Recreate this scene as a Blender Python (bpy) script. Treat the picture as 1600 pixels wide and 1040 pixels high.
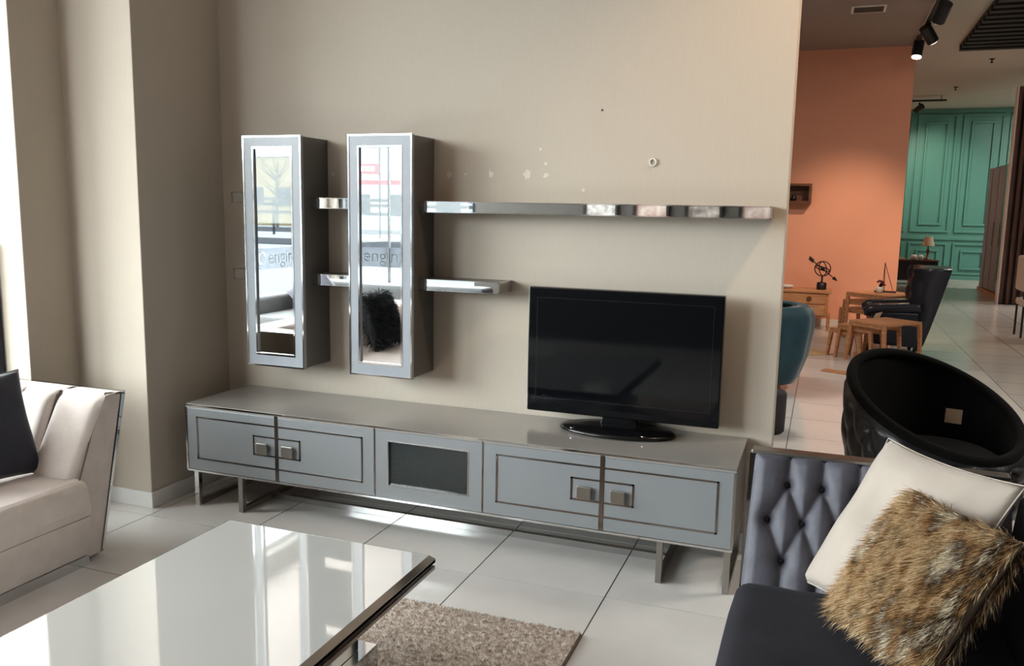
import bpy, bmesh, math, random
import numpy as np
from mathutils import Vector, Matrix
random.seed(7)
PI = math.pi
for o in list(bpy.data.objects): bpy.data.objects.remove(o)
SC = bpy.context.scene
COL = SC.collection

# ------------------------------------------------------------------ camera
F_PX, YAW, PITCH, ROLL = 1314.49, -0.3535, 0.1458, 0.0180
cam_d = bpy.data.cameras.new('camera'); cam = bpy.data.objects.new('camera', cam_d); COL.objects.link(cam)
cam_d.sensor_width = 36.0; cam_d.lens = F_PX / 1600 * 36; cam_d.clip_end = 300
fwd = Vector((math.sin(YAW)*math.cos(PITCH), math.cos(YAW)*math.cos(PITCH), -math.sin(PITCH)))
rgt = Vector((math.cos(YAW), -math.sin(YAW), 0)); upv = rgt.cross(fwd)
r2 = math.cos(ROLL)*rgt + math.sin(ROLL)*upv; u2 = -math.sin(ROLL)*rgt + math.cos(ROLL)*upv
mw = Matrix((r2, u2, -fwd)).transposed().to_4x4(); mw.translation = Vector((3.0778, -3.9658, 1.5842))
cam.matrix_world = mw
SC.camera = cam

# ------------------------------------------------------------------ world, exposure
SC.view_settings.view_transform = 'Standard'; SC.view_settings.look = 'None'
SC.view_settings.gamma = 1.0; SC.view_settings.exposure = 0.0; SC.view_settings.use_curve_mapping = False
w = bpy.data.worlds.new('overcast_sky'); SC.world = w; w.use_nodes = True
bgn = w.node_tree.nodes['Background']; bgn.inputs[0].default_value = (0.94, 0.97, 1.0, 1); bgn.inputs[1].default_value = 25.0

# windows' daylight: portals guide the sky light through the shop window
def portal(x0, x1, z0, z1, y):
    l = bpy.data.lights.new('window_portal', 'AREA'); l.shape = 'RECTANGLE'; l.size = x1-x0; l.size_y = z1-z0
    l.cycles.is_portal = True
    o = bpy.data.objects.new('window_portal', l); COL.objects.link(o)
    o.location = ((x0+x1)/2, y, (z0+z1)/2); o.rotation_euler = (PI/2, 0, 0)   # -Z looks to +y
    return o
WIN = dict(x0=-3.1, x1=-1.05, z0=0.08, z1=3.6, y=-6.2)
portal(WIN['x0'], WIN['x1'], WIN['z0'], WIN['z1'], WIN['y']-0.06)
WSD = dict(y0=-6.0, y1=-1.25, z0=0.08, z1=3.6)          # second window, added in the side wall for more light
pw = portal(0, WSD['y1']-WSD['y0'], WSD['z0'], WSD['z1'], 0); pw.location = (-3.26, (WSD['y0']+WSD['y1'])/2, 1.84); pw.rotation_euler = (PI/2, 0, -PI/2)

def spot_lamp(loc, target, power, col, angle, blend, radius=0.05):
    l = bpy.data.lights.new('spot_beam', 'SPOT'); l.energy = power; l.color = col
    l.spot_size = math.radians(angle); l.spot_blend = blend; l.shadow_soft_size = radius
    o = bpy.data.objects.new('spot_beam', l); COL.objects.link(o); o.location = loc
    o.rotation_euler = (Vector(target)-Vector(loc)).to_track_quat('-Z', 'Y').to_euler()
    return o
def fill_area(loc, sx, sy, power, col):  # area lamp under each added fill panel
    l = bpy.data.lights.new('fill_panel_light', 'AREA'); l.shape = 'RECTANGLE'; l.size = sx; l.size_y = sy
    l.energy = power; l.color = col
    o = bpy.data.objects.new('fill_panel_light', l); COL.objects.link(o); o.location = loc
    return o
WARM = (1.0, 0.76, 0.54); NEUT = (1.0, 0.93, 0.84)

# ------------------------------------------------------------------ materials
def lin(c):
    c = c/255.0
    return c/12.92 if c <= 0.04045 else ((c+0.055)/1.055)**2.4
def rgb(c): return (lin(c[0]), lin(c[1]), lin(c[2]), 1.0)
MATS = {}
def M(name, col, rough=0.5, metal=0.0, var=0.0, scale=6.0, bump=0.0, bscale=60.0, spec=0.5, coat=0.0, sheen=0.0,
      emit=None, col2=None, stretch=None, detail=4.0):
    if name in MATS: return MATS[name]
    m = bpy.data.materials.new(name); m.use_nodes = True; nt = m.node_tree; n = nt.nodes; L = nt.links
    b = n['Principled BSDF']
    b.inputs['Base Color'].default_value = rgb(col); b.inputs['Roughness'].default_value = rough
    b.inputs['Metallic'].default_value = metal; b.inputs['Specular IOR Level'].default_value = spec
    if coat: b.inputs['Coat Weight'].default_value = coat; b.inputs['Coat Roughness'].default_value = 0.03
    if sheen: b.inputs['Sheen Weight'].default_value = sheen; b.inputs['Sheen Roughness'].default_value = 0.35
    if emit: b.inputs['Emission Color'].default_value = rgb(emit[0]); b.inputs['Emission Strength'].default_value = emit[1]
    tc = n.new('ShaderNodeTexCoord'); src = tc.outputs['Object']
    if stretch:
        mp = n.new('ShaderNodeMapping'); mp.inputs['Scale'].default_value = stretch; L.new(src, mp.inputs[0]); src = mp.outputs[0]
    if var or col2:
        t = n.new('ShaderNodeTexNoise'); t.inputs['Scale'].default_value = scale; t.inputs['Detail'].default_value = detail
        L.new(src, t.inputs['Vector'])
        r = n.new('ShaderNodeValToRGB'); L.new(t.outputs['Fac'], r.inputs[0])
        c1 = rgb(col); c2 = rgb(col2) if col2 else tuple(min(1, v*(1-var)) for v in c1[:3])+(1,)
        r.color_ramp.elements[0].position = 0.32; r.color_ramp.elements[1].position = 0.68
        r.color_ramp.elements[0].color = c2; r.color_ramp.elements[1].color = c1
        L.new(r.outputs[0], b.inputs['Base Color'])
    if bump:
        t2 = n.new('ShaderNodeTexNoise'); t2.inputs['Scale'].default_value = bscale; t2.inputs['Detail'].default_value = 3
        L.new(src, t2.inputs['Vector'])
        bp = n.new('ShaderNodeBump'); bp.inputs['Strength'].default_value = bump; bp.inputs['Distance'].default_value = 0.004
        L.new(t2.outputs['Fac'], bp.inputs['Height']); L.new(bp.outputs[0], b.inputs['Normal'])
    MATS[name] = m
    return m

M('wallpaper', (195, 184, 170), 0.75, var=0.03, scale=220, bump=0.08, bscale=260, stretch=(1, 1, 0.06), spec=0.25)
M('ceiling_paint', (152, 138, 130), 0.8, var=0.03, scale=2)
M('white_paint', (228, 226, 222), 0.45, var=0.02, scale=5)
M('orange_paint', (240, 168, 138), 0.6, var=0.05, scale=1.5, bump=0.05, bscale=120)
M('teal_paint', (86, 150, 138), 0.42, var=0.06, scale=2)
M('light_wall', (150, 142, 132), 0.7, var=0.06, scale=3)
M('dark_wall', (74, 68, 62), 0.7, var=0.1, scale=3)
M('tile', (230, 226, 222), 0.16, var=0.10, scale=2.6, bump=0.02, bscale=30, spec=0.55)
M('grout', (92, 88, 84), 0.8, var=0.15, scale=40)
M('console_grey', (150, 147, 143), 0.17, metal=0.0, var=0.05, scale=3, coat=0.35)
M('door_lacquer', (132, 135, 138), 0.22, var=0.03, scale=4, coat=0.4)
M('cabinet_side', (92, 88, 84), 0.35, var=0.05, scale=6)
M('frame_grey', (150, 155, 162), 0.3, var=0.10, scale=9, stretch=(1, 1, 0.25))
M('mirror', (235, 238, 240), 0.012, metal=1.0, var=0.02, scale=3)
M('chrome', (214, 214, 214), 0.07, metal=1.0, var=0.04, scale=12)
M('dark_chrome', (150, 144, 140), 0.12, metal=1.0, var=0.06, scale=12)
M('satin_steel', (168, 164, 158), 0.3, metal=1.0, var=0.05, scale=20)
M('smoked_glass', (40, 48, 50), 0.08, var=0.25, scale=30, stretch=(1, 1, 8), spec=0.6)
M('tv_black', (9, 10, 13), 0.22, var=0.1, scale=5)
M('tv_screen', (7, 9, 13), 0.05, var=0.1, scale=3, spec=0.35)
M('table_lacquer', (205, 205, 203), 0.04, var=0.02, scale=2, spec=0.7, coat=0.8)
M('beige_fabric', (220, 208, 201), 0.85, var=0.10, scale=14, bump=0.25, bscale=300, sheen=0.35)
M('beige_seam', (98, 86, 80), 0.9, var=0.1, scale=40)
M('navy_velvet', (38, 40, 54), 0.75, var=0.3, scale=10, bump=0.15, bscale=200, sheen=0.5)
M('purple_velvet', (86, 85, 96), 0.6, var=0.3, scale=14, bump=0.35, bscale=45, sheen=0.4)
M('seat_velvet', (36, 35, 42), 0.85, var=0.25, scale=7, bump=0.15, bscale=220, sheen=0.05, spec=0.2)
M('white_cotton', (180, 168, 157), 0.8, var=0.06, scale=8, bump=0.9, bscale=16, sheen=0.3)
M('tan_cloth', (178, 158, 136), 0.85, var=0.15, scale=20, bump=0.2, bscale=300)
M('black_leather', (26, 26, 32), 0.34, var=0.25, scale=12, bump=0.3, bscale=90)
M('black_velvet', (9, 8, 8), 0.9, var=0.3, scale=8, spec=0.15)
M('quilt_leather', (32, 36, 48), 0.28, var=0.3, scale=30, bump=0.8, bscale=26)
M('teal_velvet', (14, 66, 82), 0.65, var=0.3, scale=8, bump=0.15, bscale=120, sheen=0.5)
M('pouf_fabric', (48, 45, 50), 0.85, var=0.2, scale=30, bump=0.3, bscale=200)
M('oak_wood', (206, 150, 108), 0.42, col2=(172, 116, 76), scale=5, stretch=(1, 8, 8), bump=0.05, bscale=40)
M('walnut_wood', (120, 72, 46), 0.42, col2=(88, 50, 32), scale=5, stretch=(1, 8, 8))
M('dark_slat', (104, 70, 54), 0.5, col2=(72, 46, 36), scale=6, stretch=(6, 6, 0.5))
M('ceiling_slat', (38, 30, 27), 0.6, var=0.25, scale=4)
M('black_metal', (20, 20, 20), 0.45, var=0.1, scale=10)
M('lamp_glow', (255, 240, 215), 0.5, emit=((255, 236, 205), 14.0), var=0.02)
M('fill_glow', (255, 248, 238), 0.5, emit=((255, 246, 232), 4.0), var=0.02)  # glow of the added fill panels
M('lamp_shade', (206, 190, 165), 0.8, var=0.08, scale=20, bump=0.2, bscale=100)
M('price_tag', (188, 160, 128), 0.7, var=0.15, scale=30)
M('plaster', (222, 214, 202), 0.85, var=0.1, scale=30)
MATS['table_lacquer'].node_tree.nodes['Principled BSDF'].inputs['IOR'].default_value = 2.9
M('rug_pile', (255, 250, 243), 0.95, col2=(196, 176, 162), scale=55, detail=6)
M('rug_edge', (112, 92, 78), 0.9, var=0.2, scale=60, bump=0.4, bscale=200)
M('paper', (205, 170, 130), 0.6, var=0.15, scale=9)
M('red_flower', (110, 28, 36), 0.6, var=0.4, scale=20)
M('white_ceramic', (226, 224, 220), 0.2, var=0.03, scale=9)
M('grey_curtain', (150, 156, 172), 0.55, var=0.1, scale=4)
M('dark_glass', (22, 34, 38), 0.08, var=0.1, scale=3)
M('concrete_ground', (70, 72, 74), 0.9, var=0.08, scale=0.4, spec=0.0)
M('road_asphalt', (30, 31, 33), 0.9, var=0.12, scale=0.6, spec=0.0)
M('building_white', (84, 88, 94), 0.8, var=0.06, scale=0.3, spec=0.0)
M('building_yellow', (60, 52, 34), 0.8, var=0.08, scale=0.3, spec=0.0)
M('building_glass', (16, 20, 24), 0.4, var=0.2, scale=0.6, spec=0.0)
M('sign_red', (120, 8, 20), 0.5, var=0.05, scale=1, spec=0.0)
M('rail_metal', (20, 21, 23), 0.5, var=0.1, scale=3, spec=0.0)
M('bark', (34, 31, 28), 0.9, var=0.3, scale=3, spec=0.0)
M('shrub_green', (112, 122, 96), 0.9, var=0.4, scale=3)
M('rear_sofa', (92, 92, 92), 0.8, var=0.15, scale=8, sheen=0.3)
M('print_rose', (224, 206, 196), 0.6, col2=(150, 104, 90), scale=7)
M('print_dark', (196, 182, 172), 0.6, col2=(48, 42, 40), scale=9)
M('print_pale', (226, 222, 216), 0.6, col2=(128, 116, 108), scale=11)
M('decal_band', (150, 152, 154), 0.7, var=0.05, scale=4)
M('decal_white', (240, 240, 240), 0.6, var=0.02, scale=4)

def fur_mat(name, root, tips, nscale, stretch=None):
    m = bpy.data.materials.new(name); m.use_nodes = True; nt = m.node_tree; n = nt.nodes; L = nt.links
    b = n['Principled BSDF']; b.inputs['Roughness'].default_value = 0.55; b.inputs['Specular IOR Level'].default_value = 0.3
    tc = n.new('ShaderNodeTexCoord'); src = tc.outputs['Object']
    if stretch:
        mp = n.new('ShaderNodeMapping'); mp.inputs['Scale'].default_value = stretch; L.new(src, mp.inputs[0]); src = mp.outputs[0]
    t = n.new('ShaderNodeTexNoise'); t.inputs['Scale'].default_value = nscale; t.inputs['Detail'].default_value = 5; t.inputs['Roughness'].default_value = 0.65
    L.new(src, t.inputs['Vector'])
    r = n.new('ShaderNodeValToRGB'); L.new(t.outputs['Fac'], r.inputs[0])
    el = r.color_ramp.elements; el[0].position = tips[0][0]; el[0].color = rgb(tips[0][1]); el[1].position = tips[-1][0]; el[1].color = rgb(tips[-1][1])
    for p, c in tips[1:-1]:
        e = el.new(p); e.color = rgb(c)
    at = n.new('ShaderNodeAttribute'); at.attribute_name = 'along'
    mr = n.new('ShaderNodeMapRange'); mr.inputs['From Min'].default_value = 0.05; mr.inputs['From Max'].default_value = 0.6
    L.new(at.outputs['Fac'], mr.inputs['Value'])
    mx = n.new('ShaderNodeMix'); mx.data_type = 'RGBA'
    L.new(mr.outputs[0], mx.inputs['Factor']); mx.inputs['A'].default_value = rgb(root); L.new(r.outputs[0], mx.inputs['B'])
    L.new(mx.outputs['Result'], b.inputs['Base Color'])
    MATS[name] = m
fur_mat('brown_fur', (96, 76, 56), [(0.28, (66, 50, 38)), (0.38, (134, 102, 68)), (0.46, (226, 200, 160)), (0.53, (176, 134, 88)), (0.58, (92, 70, 52)), (0.66, (246, 232, 206))], 8, (2.2, 0.6, 1))
fur_mat('black_fur', (14, 15, 17), [(0.3, (20, 21, 24)), (0.7, (62, 66, 72))], 12)

def glass_mat():
    m = bpy.data.materials.new('window_glass'); m.use_nodes = True; nt = m.node_tree; n = nt.nodes; L = nt.links
    n.remove(n['Principled BSDF']); out = n['Material Output']
    tr = n.new('ShaderNodeBsdfTransparent'); tr.inputs[0].default_value = (0.95, 0.98, 0.97, 1)
    gl = n.new('ShaderNodeBsdfGlossy'); gl.inputs['Roughness'].default_value = 0.02
    mx = n.new('ShaderNodeMixShader'); mx.inputs[0].default_value = 0.05
    L.new(tr.outputs[0], mx.inputs[1]); L.new(gl.outputs[0], mx.inputs[2]); L.new(mx.outputs[0], out.inputs[0])
    MATS['window_glass'] = m
glass_mat()
def film(name, col, a):
    m = bpy.data.materials.new(name); m.use_nodes = True; nt = m.node_tree; n = nt.nodes; L = nt.links
    n.remove(n['Principled BSDF']); out = n['Material Output']
    tr = n.new('ShaderNodeBsdfTransparent'); tl_ = n.new('ShaderNodeBsdfTranslucent'); tl_.inputs[0].default_value = rgb(col)
    mx = n.new('ShaderNodeMixShader'); mx.inputs[0].default_value = a
    L.new(tr.outputs[0], mx.inputs[1]); L.new(tl_.outputs[0], mx.inputs[2]); L.new(mx.outputs[0], out.inputs[0]); MATS[name] = m
film('band_film', (112, 114, 118), 0.9); film('letter_film', (240, 240, 240), 0.9)
def far_tile_mat():
    m = M('far_tile', (205, 200, 194), 0.18, spec=0.55); nt = m.node_tree; n = nt.nodes; L = nt.links; b = n['Principled BSDF']
    tc = n.new('ShaderNodeTexCoord'); mp = n.new('ShaderNodeMapping'); L.new(tc.outputs['Object'], mp.inputs[0])
    br = n.new('ShaderNodeTexBrick'); br.offset = 0; br.squash = 1
    br.inputs['Color1'].default_value = rgb((206, 201, 195)); br.inputs['Color2'].default_value = rgb((202, 197, 191)); br.inputs['Mortar'].default_value = rgb((110, 105, 100))
    br.inputs['Scale'].default_value = 1; br.inputs['Brick Width'].default_value = 0.6; br.inputs['Row Height'].default_value = 0.6; br.inputs['Mortar Size'].default_value = 0.004
    mp.inputs['Location'].default_value = (-1.7158 % 0.6, 0.7315 % 0.6, 0)
    L.new(mp.outputs[0], br.inputs['Vector']); L.new(br.outputs['Color'], b.inputs['Base Color'])
far_tile_mat()

# ------------------------------------------------------------------ mesh helpers
ORG = {}
class MB:
    def __init__(s): s.v = []; s.f = []; s.attr = None
    def add(s, v, f):
        n = len(s.v); s.v += [tuple(map(float, p)) for p in v]; s.f += [tuple(i+n for i in q) for q in f]; return s
    def box(s, x0, x1, y0, y1, z0, z1):
        return s.add([(x0,y0,z0),(x1,y0,z0),(x1,y1,z0),(x0,y1,z0),(x0,y0,z1),(x1,y0,z1),(x1,y1,z1),(x0,y1,z1)],
                     [(0,3,2,1),(4,5,6,7),(0,1,5,4),(1,2,6,5),(2,3,7,6),(3,0,4,7)])
    def hexa(s, b, t):      # 4 bottom points ccw from above, 4 top points
        return s.add(list(b)+list(t), [(0,3,2,1),(4,5,6,7),(0,1,5,4),(1,2,6,5),(2,3,7,6),(3,0,4,7)])
    def prism(s, pts, vec):
        n = len(pts); vec = Vector(vec); a = [Vector(p) for p in pts]
        return s.add(a+[p+vec for p in a], [tuple(range(n-1,-1,-1)), tuple(range(n,2*n))]+[(i,(i+1)%n,n+(i+1)%n,n+i) for i in range(n)])
    def tube(s, path, r, n=8, closed=False):
        P = [Vector(p) for p in path]; k = len(P); rr = r if isinstance(r, (list, tuple)) else [r]*k
        V = []; prev = None
        for i in range(k):
            if closed: d = P[(i+1)%k]-P[i-1]
            else: d = P[min(i+1,k-1)]-P[max(i-1,0)]
            d.normalize()
            if prev is None:
                a = d.orthogonal().normalized()
            else:
                a = prev-d*prev.dot(d); a = a.normalized() if a.length > 1e-6 else d.orthogonal().normalized()
            prev = a; b = d.cross(a)
            V += [P[i]+(a*math.cos(2*PI*j/n)+b*math.sin(2*PI*j/n))*rr[i] for j in range(n)]
        Fc = []
        for i in range(k if closed else k-1):
            i2 = (i+1) % k
            for j in range(n):
                j2 = (j+1) % n; Fc.append((i*n+j, i*n+j2, i2*n+j2, i2*n+j))
        if not closed: Fc += [tuple(range(n-1,-1,-1)), tuple(range((k-1)*n, k*n))]
        return s.add(V, Fc)
    def lathe(s, prof, c=(0,0,0), n=24, sx=1, sy=1):
        V = []; Fc = []; k = len(prof)
        for r, z in prof:
            V += [(c[0]+sx*r*math.cos(2*PI*j/n), c[1]+sy*r*math.sin(2*PI*j/n), c[2]+z) for j in range(n)]
        for i in range(k-1):
            for j in range(n):
                j2 = (j+1) % n; Fc.append((i*n+j, i*n+j2, (i+1)*n+j2, (i+1)*n+j))
        Fc += [tuple(range(n-1,-1,-1)), tuple(range((k-1)*n, k*n))]
        return s.add(V, Fc)
    def grid(s, G, closed_u=False):   # G[nu][nv] of points
        nu, nv = len(G), len(G[0]); V = [p for row in G for p in row]; Fc = []
        for i in range(nu if closed_u else nu-1):
            i2 = (i+1) % nu
            for j in range(nv-1): Fc.append((i*nv+j, i2*nv+j, i2*nv+j+1, i*nv+j+1))
        return s.add(V, Fc)
    def build(s, name, mat, parent=None, origin=None, smooth=False, bev=0, seg=2, sub=0, kind=None, recalc=True):
        if parent is not None: org = ORG[parent]
        elif origin is not None: org = Vector(origin)
        else:
            a = np.array(s.v); org = Vector(((a[:,0].min()+a[:,0].max())/2, (a[:,1].min()+a[:,1].max())/2, a[:,2].min()))
        me = bpy.data.meshes.new(name)
        me.from_pydata([(p[0]-org[0], p[1]-org[1], p[2]-org[2]) for p in s.v], [], s.f); me.update()
        if recalc:
            bm = bmesh.new(); bm.from_mesh(me); bmesh.ops.recalc_face_normals(bm, faces=bm.faces); bm.to_mesh(me); bm.free()
        if smooth: me.polygons.foreach_set('use_smooth', [True]*len(me.polygons))
        me.materials.append(MATS[mat])
        o = bpy.data.objects.new(name, me); COL.objects.link(o)
        ORG[o] = org
        if parent is not None: o.parent = parent
        else: o.location = org
        if bev:
            b = o.modifiers.new('bevel', 'BEVEL'); b.width = bev; b.segments = seg; b.limit_method = 'ANGLE'; b.angle_limit = 0.6
        if sub:
            b = o.modifiers.new('subdivision', 'SUBSURF'); b.levels = sub; b.render_levels = sub
        if kind: o['kind'] = kind
        return o
def B(*a): return MB().box(*a)
def tag(o, label, cat, group=None):
    o['label'] = label; o['category'] = cat
    if group: o['group'] = group
    return o
def thing(name, label, cat, loc, group=None):
    o = bpy.data.objects.new(name, None); COL.objects.link(o); o.location = loc; o.empty_display_size = 0.05
    ORG[o] = Vector(loc); return tag(o, label, cat, group)
def struct(mb, name, mat, **k):
    o = mb.build(name, mat, **k); o['kind'] = 'structure'; return o

# ------------------------------------------------------------------ the shell
XL, XR = -0.147, 2.907           # TV wall
TX, TY, TS = 1.7158, -0.7315, 0.6
ZC1, ZC2 = 3.87, 4.30
YB, YF, XE, XW = -6.2, 20.4, 9.6, -3.2
# floor: grout bed where single tiles are laid, tiled field beyond
tx0, tx1, ty0, ty1 = TX-4*TS, TX+5*TS, TY-6*TS, TY+11*TS
fm = MB()
def q(x0, x1, y0, y1, z): fm.add([(x0,y0,z),(x1,y0,z),(x1,y1,z),(x0,y1,z)], [(0,1,2,3)])
q(XW, XE, YB-.2, ty0, 0); q(XW, tx0, ty0, ty1, 0); q(tx1, XE, ty0, ty1, 0); q(XW, XE, ty1, YF, 0)
floor = struct(fm, 'floor', 'far_tile', origin=(0, 0, 0), recalc=False)
MB().add([(tx0-.1,ty0-.1,-.003),(tx1+.1,ty0-.1,-.003),(tx1+.1,ty1+.1,-.003),(tx0-.1,ty1+.1,-.003)], [(0,1,2,3)]).build('grout_bed', 'grout', floor, recalc=False)
g = 0.003
tile0 = B(g, TS-g, g, TS-g, -0.012, 0.0).build('tile', 'tile', floor)
first = True
for i in range(-4, 5):
    for j in range(-6, 11):
        x, y = TX+i*TS, TY+j*TS
        if y > 0.2 and x < 2.0: continue
        if first: t = tile0; first = False
        else: t = tile0.copy(); COL.objects.link(t)
        t.location = (x, y, 0)

wb = struct(B(XL-.3, XR, 0, 0.14, 0, ZC1), 'wall_back', 'wallpaper', bev=0.004)
wl = MB()
wl.prism([(XL,0.02,0),(XL,-0.637,0),(-0.604,-0.637,0),(-0.604,-0.926,0),(XW,-0.926,0),(XW,0.02,0)], (0,0,ZC1))
wl = struct(wl, 'wall_left', 'wallpaper', bev=0.004)
bb = MB(); BH = 0.085
bb.prism([(XL+.012,-.0005,0),(XL+.012,-.649,0),(-.592,-.649,0),(-.592,-.938,0),(XW,-.938,0),(XW,-.9255,0),(-.6045,-.9255,0),(-.6045,-.6365,0),(XL-.0005,-.6365,0),(XL-.0005,-.0005,0)], (0,0,BH))
struct(bb, 'baseboard_left', 'white_paint', bev=0.003)
struct(B(XL+.013, XR+.012, -.012, .0005, 0, BH), 'baseboard_back', 'white_paint', bev=0.003)
struct(B(XR-.0005, XR+.012, .001, .152, 0, BH), 'baseboard_end', 'white_paint', bev=0.003)
# wall with the shop window, behind the camera
ww = MB(); W = WIN
ww.box(XW, W['x0'], YB-.2, YB, 0, ZC1); ww.box(W['x0'], W['x1'], YB-.2, YB, 0, W['z0']); ww.box(W['x0'], W['x1'], YB-.2, YB, W['z1'], ZC1)
struct(ww, 'wall_window', 'light_wall'); struct(B(W['x1'], XE, YB-.2, YB, 0, ZC2), 'wall_south', 'dark_wall')
ws = MB(); ws.box(XW-.2, XW, YB-.2, WSD['y0'], 0, ZC1); ws.box(XW-.2, XW, WSD['y1'], 0.02, 0, ZC1); ws.box(XW-.2, XW, WSD['y0'], WSD['y1'], 0, WSD['z0']); ws.box(XW-.2, XW, WSD['y0'], WSD['y1'], WSD['z1'], ZC1)
struct(ws, 'wall_west', 'light_wall')
w2 = struct(B(XW-.15, XW-.14, WSD['y0'], WSD['y1'], WSD['z0'], WSD['z1']), 'added_side_window', 'window_glass')  # side window added so more daylight comes from the left
f2 = MB()
for y in (WSD['y0']+.03, -3.3, WSD['y1']-.03): f2.box(XW-.18, XW-.11, y-.03, y+.03, WSD['z0'], WSD['z1'])
f2.box(XW-.18, XW-.11, WSD['y0'], WSD['y1'], WSD['z0'], WSD['z0']+.06); f2.box(XW-.18, XW-.11, WSD['y0'], WSD['y1'], WSD['z1']-.06, WSD['z1'])
f2.build('window_frame', 'satin_steel', w2)
struct(B(XE, XE+.2, YB-.2, YF, 0, ZC2), 'wall_east', 'dark_wall')
struct(B(XL-.5, XL-.3, 0.021, 9.0, 0, ZC1), 'wall_west_far', 'wallpaper')
struct(B(XL-.5, 4.05, 9.0, 9.25, 0, ZC2), 'wall_orange', 'orange_paint', bev=0.004)
struct(B(XL-.5, 4.06, 8.988, 9.0, 0, .09), 'baseboard_orange', 'white_paint')
struct(B(3.85, 4.05, 9.25, YF, 0, ZC2), 'wall_passage', 'orange_paint')
struct(B(XW-.2, 4.0, YB-.2, 9.0, ZC1, ZC1+.5), 'ceiling', 'ceiling_paint')
M('green_ceiling', (196, 196, 184), 0.8, var=0.03, scale=2)
struct(B(4.0, XE+.2, YB-.2, YF+.2, ZC2, ZC2+.07), 'ceiling_high', 'green_ceiling')

# shop window
wn = struct(B(W['x0'], W['x1'], YB-.15, YB-.14, W['z0'], W['z1']), 'window_1', 'window_glass')
fr = MB(); xs = [W['x0']+.03, W['x1']-.03]
fr.box(-2.29, -2.27, YB-.17, YB-.12, W['z0'], W['z1'])
for x in xs: fr.box(x-.03, x+.03, YB-.18, YB-.11, W['z0'], W['z1'])
fr.box(W['x0'], W['x1'], YB-.18, YB-.11, W['z0'], W['z0']+.06); fr.box(W['x0'], W['x1'], YB-.18, YB-.11, W['z1']-.06, W['z1'])
fr.build('window_frame', 'black_metal', wn)
B(W['x0']+.1, W['x1']-.1, YB-.139, YB-.137, 0.80, 1.06).build('lettering_band', 'band_film', wn)
def letters(txt, x, z, size, parent, y, side=False):
    c = bpy.data.curves.new('lettering', 'FONT'); c.body = txt; c.size = size; c.extrude = 0.001
    to = bpy.data.objects.new('lettering', c); COL.objects.link(to)
    dg = bpy.context.evaluated_depsgraph_get(); me = bpy.data.meshes.new_from_object(to.evaluated_get(dg))
    bpy.data.objects.remove(to)
    o = bpy.data.objects.new('lettering', me); COL.objects.link(o); me.materials.clear(); me.materials.append(MATS['letter_film'])
    org = ORG[parent]; o.parent = parent
    # the text is meant to be read from the street: from inside it runs backwards
    rt = Matrix(((0,0,1,0),(-1,0,0,0),(0,1,0,0),(0,0,0,1))) if side else Matrix(((1,0,0,0),(0,0,-1,0),(0,1,0,0),(0,0,0,1)))
    o.matrix_local = Matrix.Translation(Vector((x, y, z))-org) @ rt
    return o
for x in (-2.85,):
    letters('engince', x+.18, 0.87, 0.25, wn, YB-.136)
    rg = MB(); P = [(x+.06+.07*math.cos(a), YB-.1365, .94+.07*math.sin(a)) for a in np.linspace(0.6, 2*PI-.2, 24)]
    rg.tube(P, 0.014, 6); rg.build('round_emblem', 'letter_film', wn)
B(XW-.139, XW-.137, WSD['y0']+.1, WSD['y1']-.1, .80, 1.06).build('lettering_band', 'band_film', w2)
for y in (-5.02, -3.5):
    letters('engince', XW-.136, .87, .25, w2, y-.18, True)
    rg = MB(); P = [(XW-.1365, y-.06+.07*math.cos(a), .94+.07*math.sin(a)) for a in np.linspace(PI+.6, 3*PI-.2, 24)]
    rg.tube(P, 0.014, 6); rg.build('round_emblem', 'letter_film', w2)

# ------------------------------------------------------------------ outside the window
ext = struct(MB().add([(-120,YB-.2,-.15),(60,YB-.2,-.15),(60,-140,-1.2),(-120,-140,-1.2)], [(0,3,2,1)]), 'ground_outside', 'concrete_ground', recalc=False)
struct(B(-120, 60, -38, -32, -.5, -.30), 'road_kerb', 'road_asphalt')
struct(B(-120, 60, -66, -50, -.8, -.52), 'road_outside', 'road_asphalt')
rl = thing('guard_rail', 'grey metal guard rail along the road outside, seen in the cabinet mirrors', 'railing', (-38, -46, -.42))
for z in (1.0, 1.55, 1.9): B(-90, 10, -46.05, -45.95, z, z+.22).build('rail', 'rail_metal', rl)
for k in range(20): B(-88+k*5, -87.85+k*5, -46, -45.9, -.43, 2.1).build('post', 'rail_metal', rl)
b1 = thing('building', 'pale yellow low building across the road, seen in the left cabinet mirror', 'building', (-68, -80, -.75))
B(-86, -50.5, -86, -78, -.75, 7).build('wall', 'building_yellow', b1); B(-86.3, -50.2, -86, -77.7, 7, 7.8).build('roof', 'building_white', b1)
for k in range(6): B(-84+k*5.6, -80+k*5.6, -77.98, -77.9, 1.5, 3.6).build('window', 'building_glass', b1)
b2 = thing('building', 'white building with a long red sign, seen in the right cabinet mirror', 'building', (-42, -84, -.75))
B(-50, -26, -90, -82, -.75, 10).build('wall', 'building_white', b2)
B(-49.5, -27, -82.0, -81.9, 4.1, 4.6).build('sign_strip', 'sign_red', b2)
sb = B(-49, -44.8, -82.0, -81.85, 5.3, 6.4).build('sign_board', 'sign_red', b2)
for k in range(5): B(-48.4+k*.65, -48.0+k*.65, -81.84, -81.8, 5.6, 6.1).build('sign_mark', 'decal_white', sb)
for k in range(4): B(-49+k*5.6, -46+k*5.6, -81.98, -81.9, .8, 3).build('window', 'building_glass', b2)
tr_ = thing('bare_tree', 'leafless tree with thin branches across the road', 'tree', (-50, -70, -.65))
tk = MB(); tk.tube([(-50,-70,-.65),(-50,-70,3),(-49.8,-70,6)], [.16,.12,.05], 6); tk.build('trunk', 'bark', tr_)
bm_ = MB()
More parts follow.
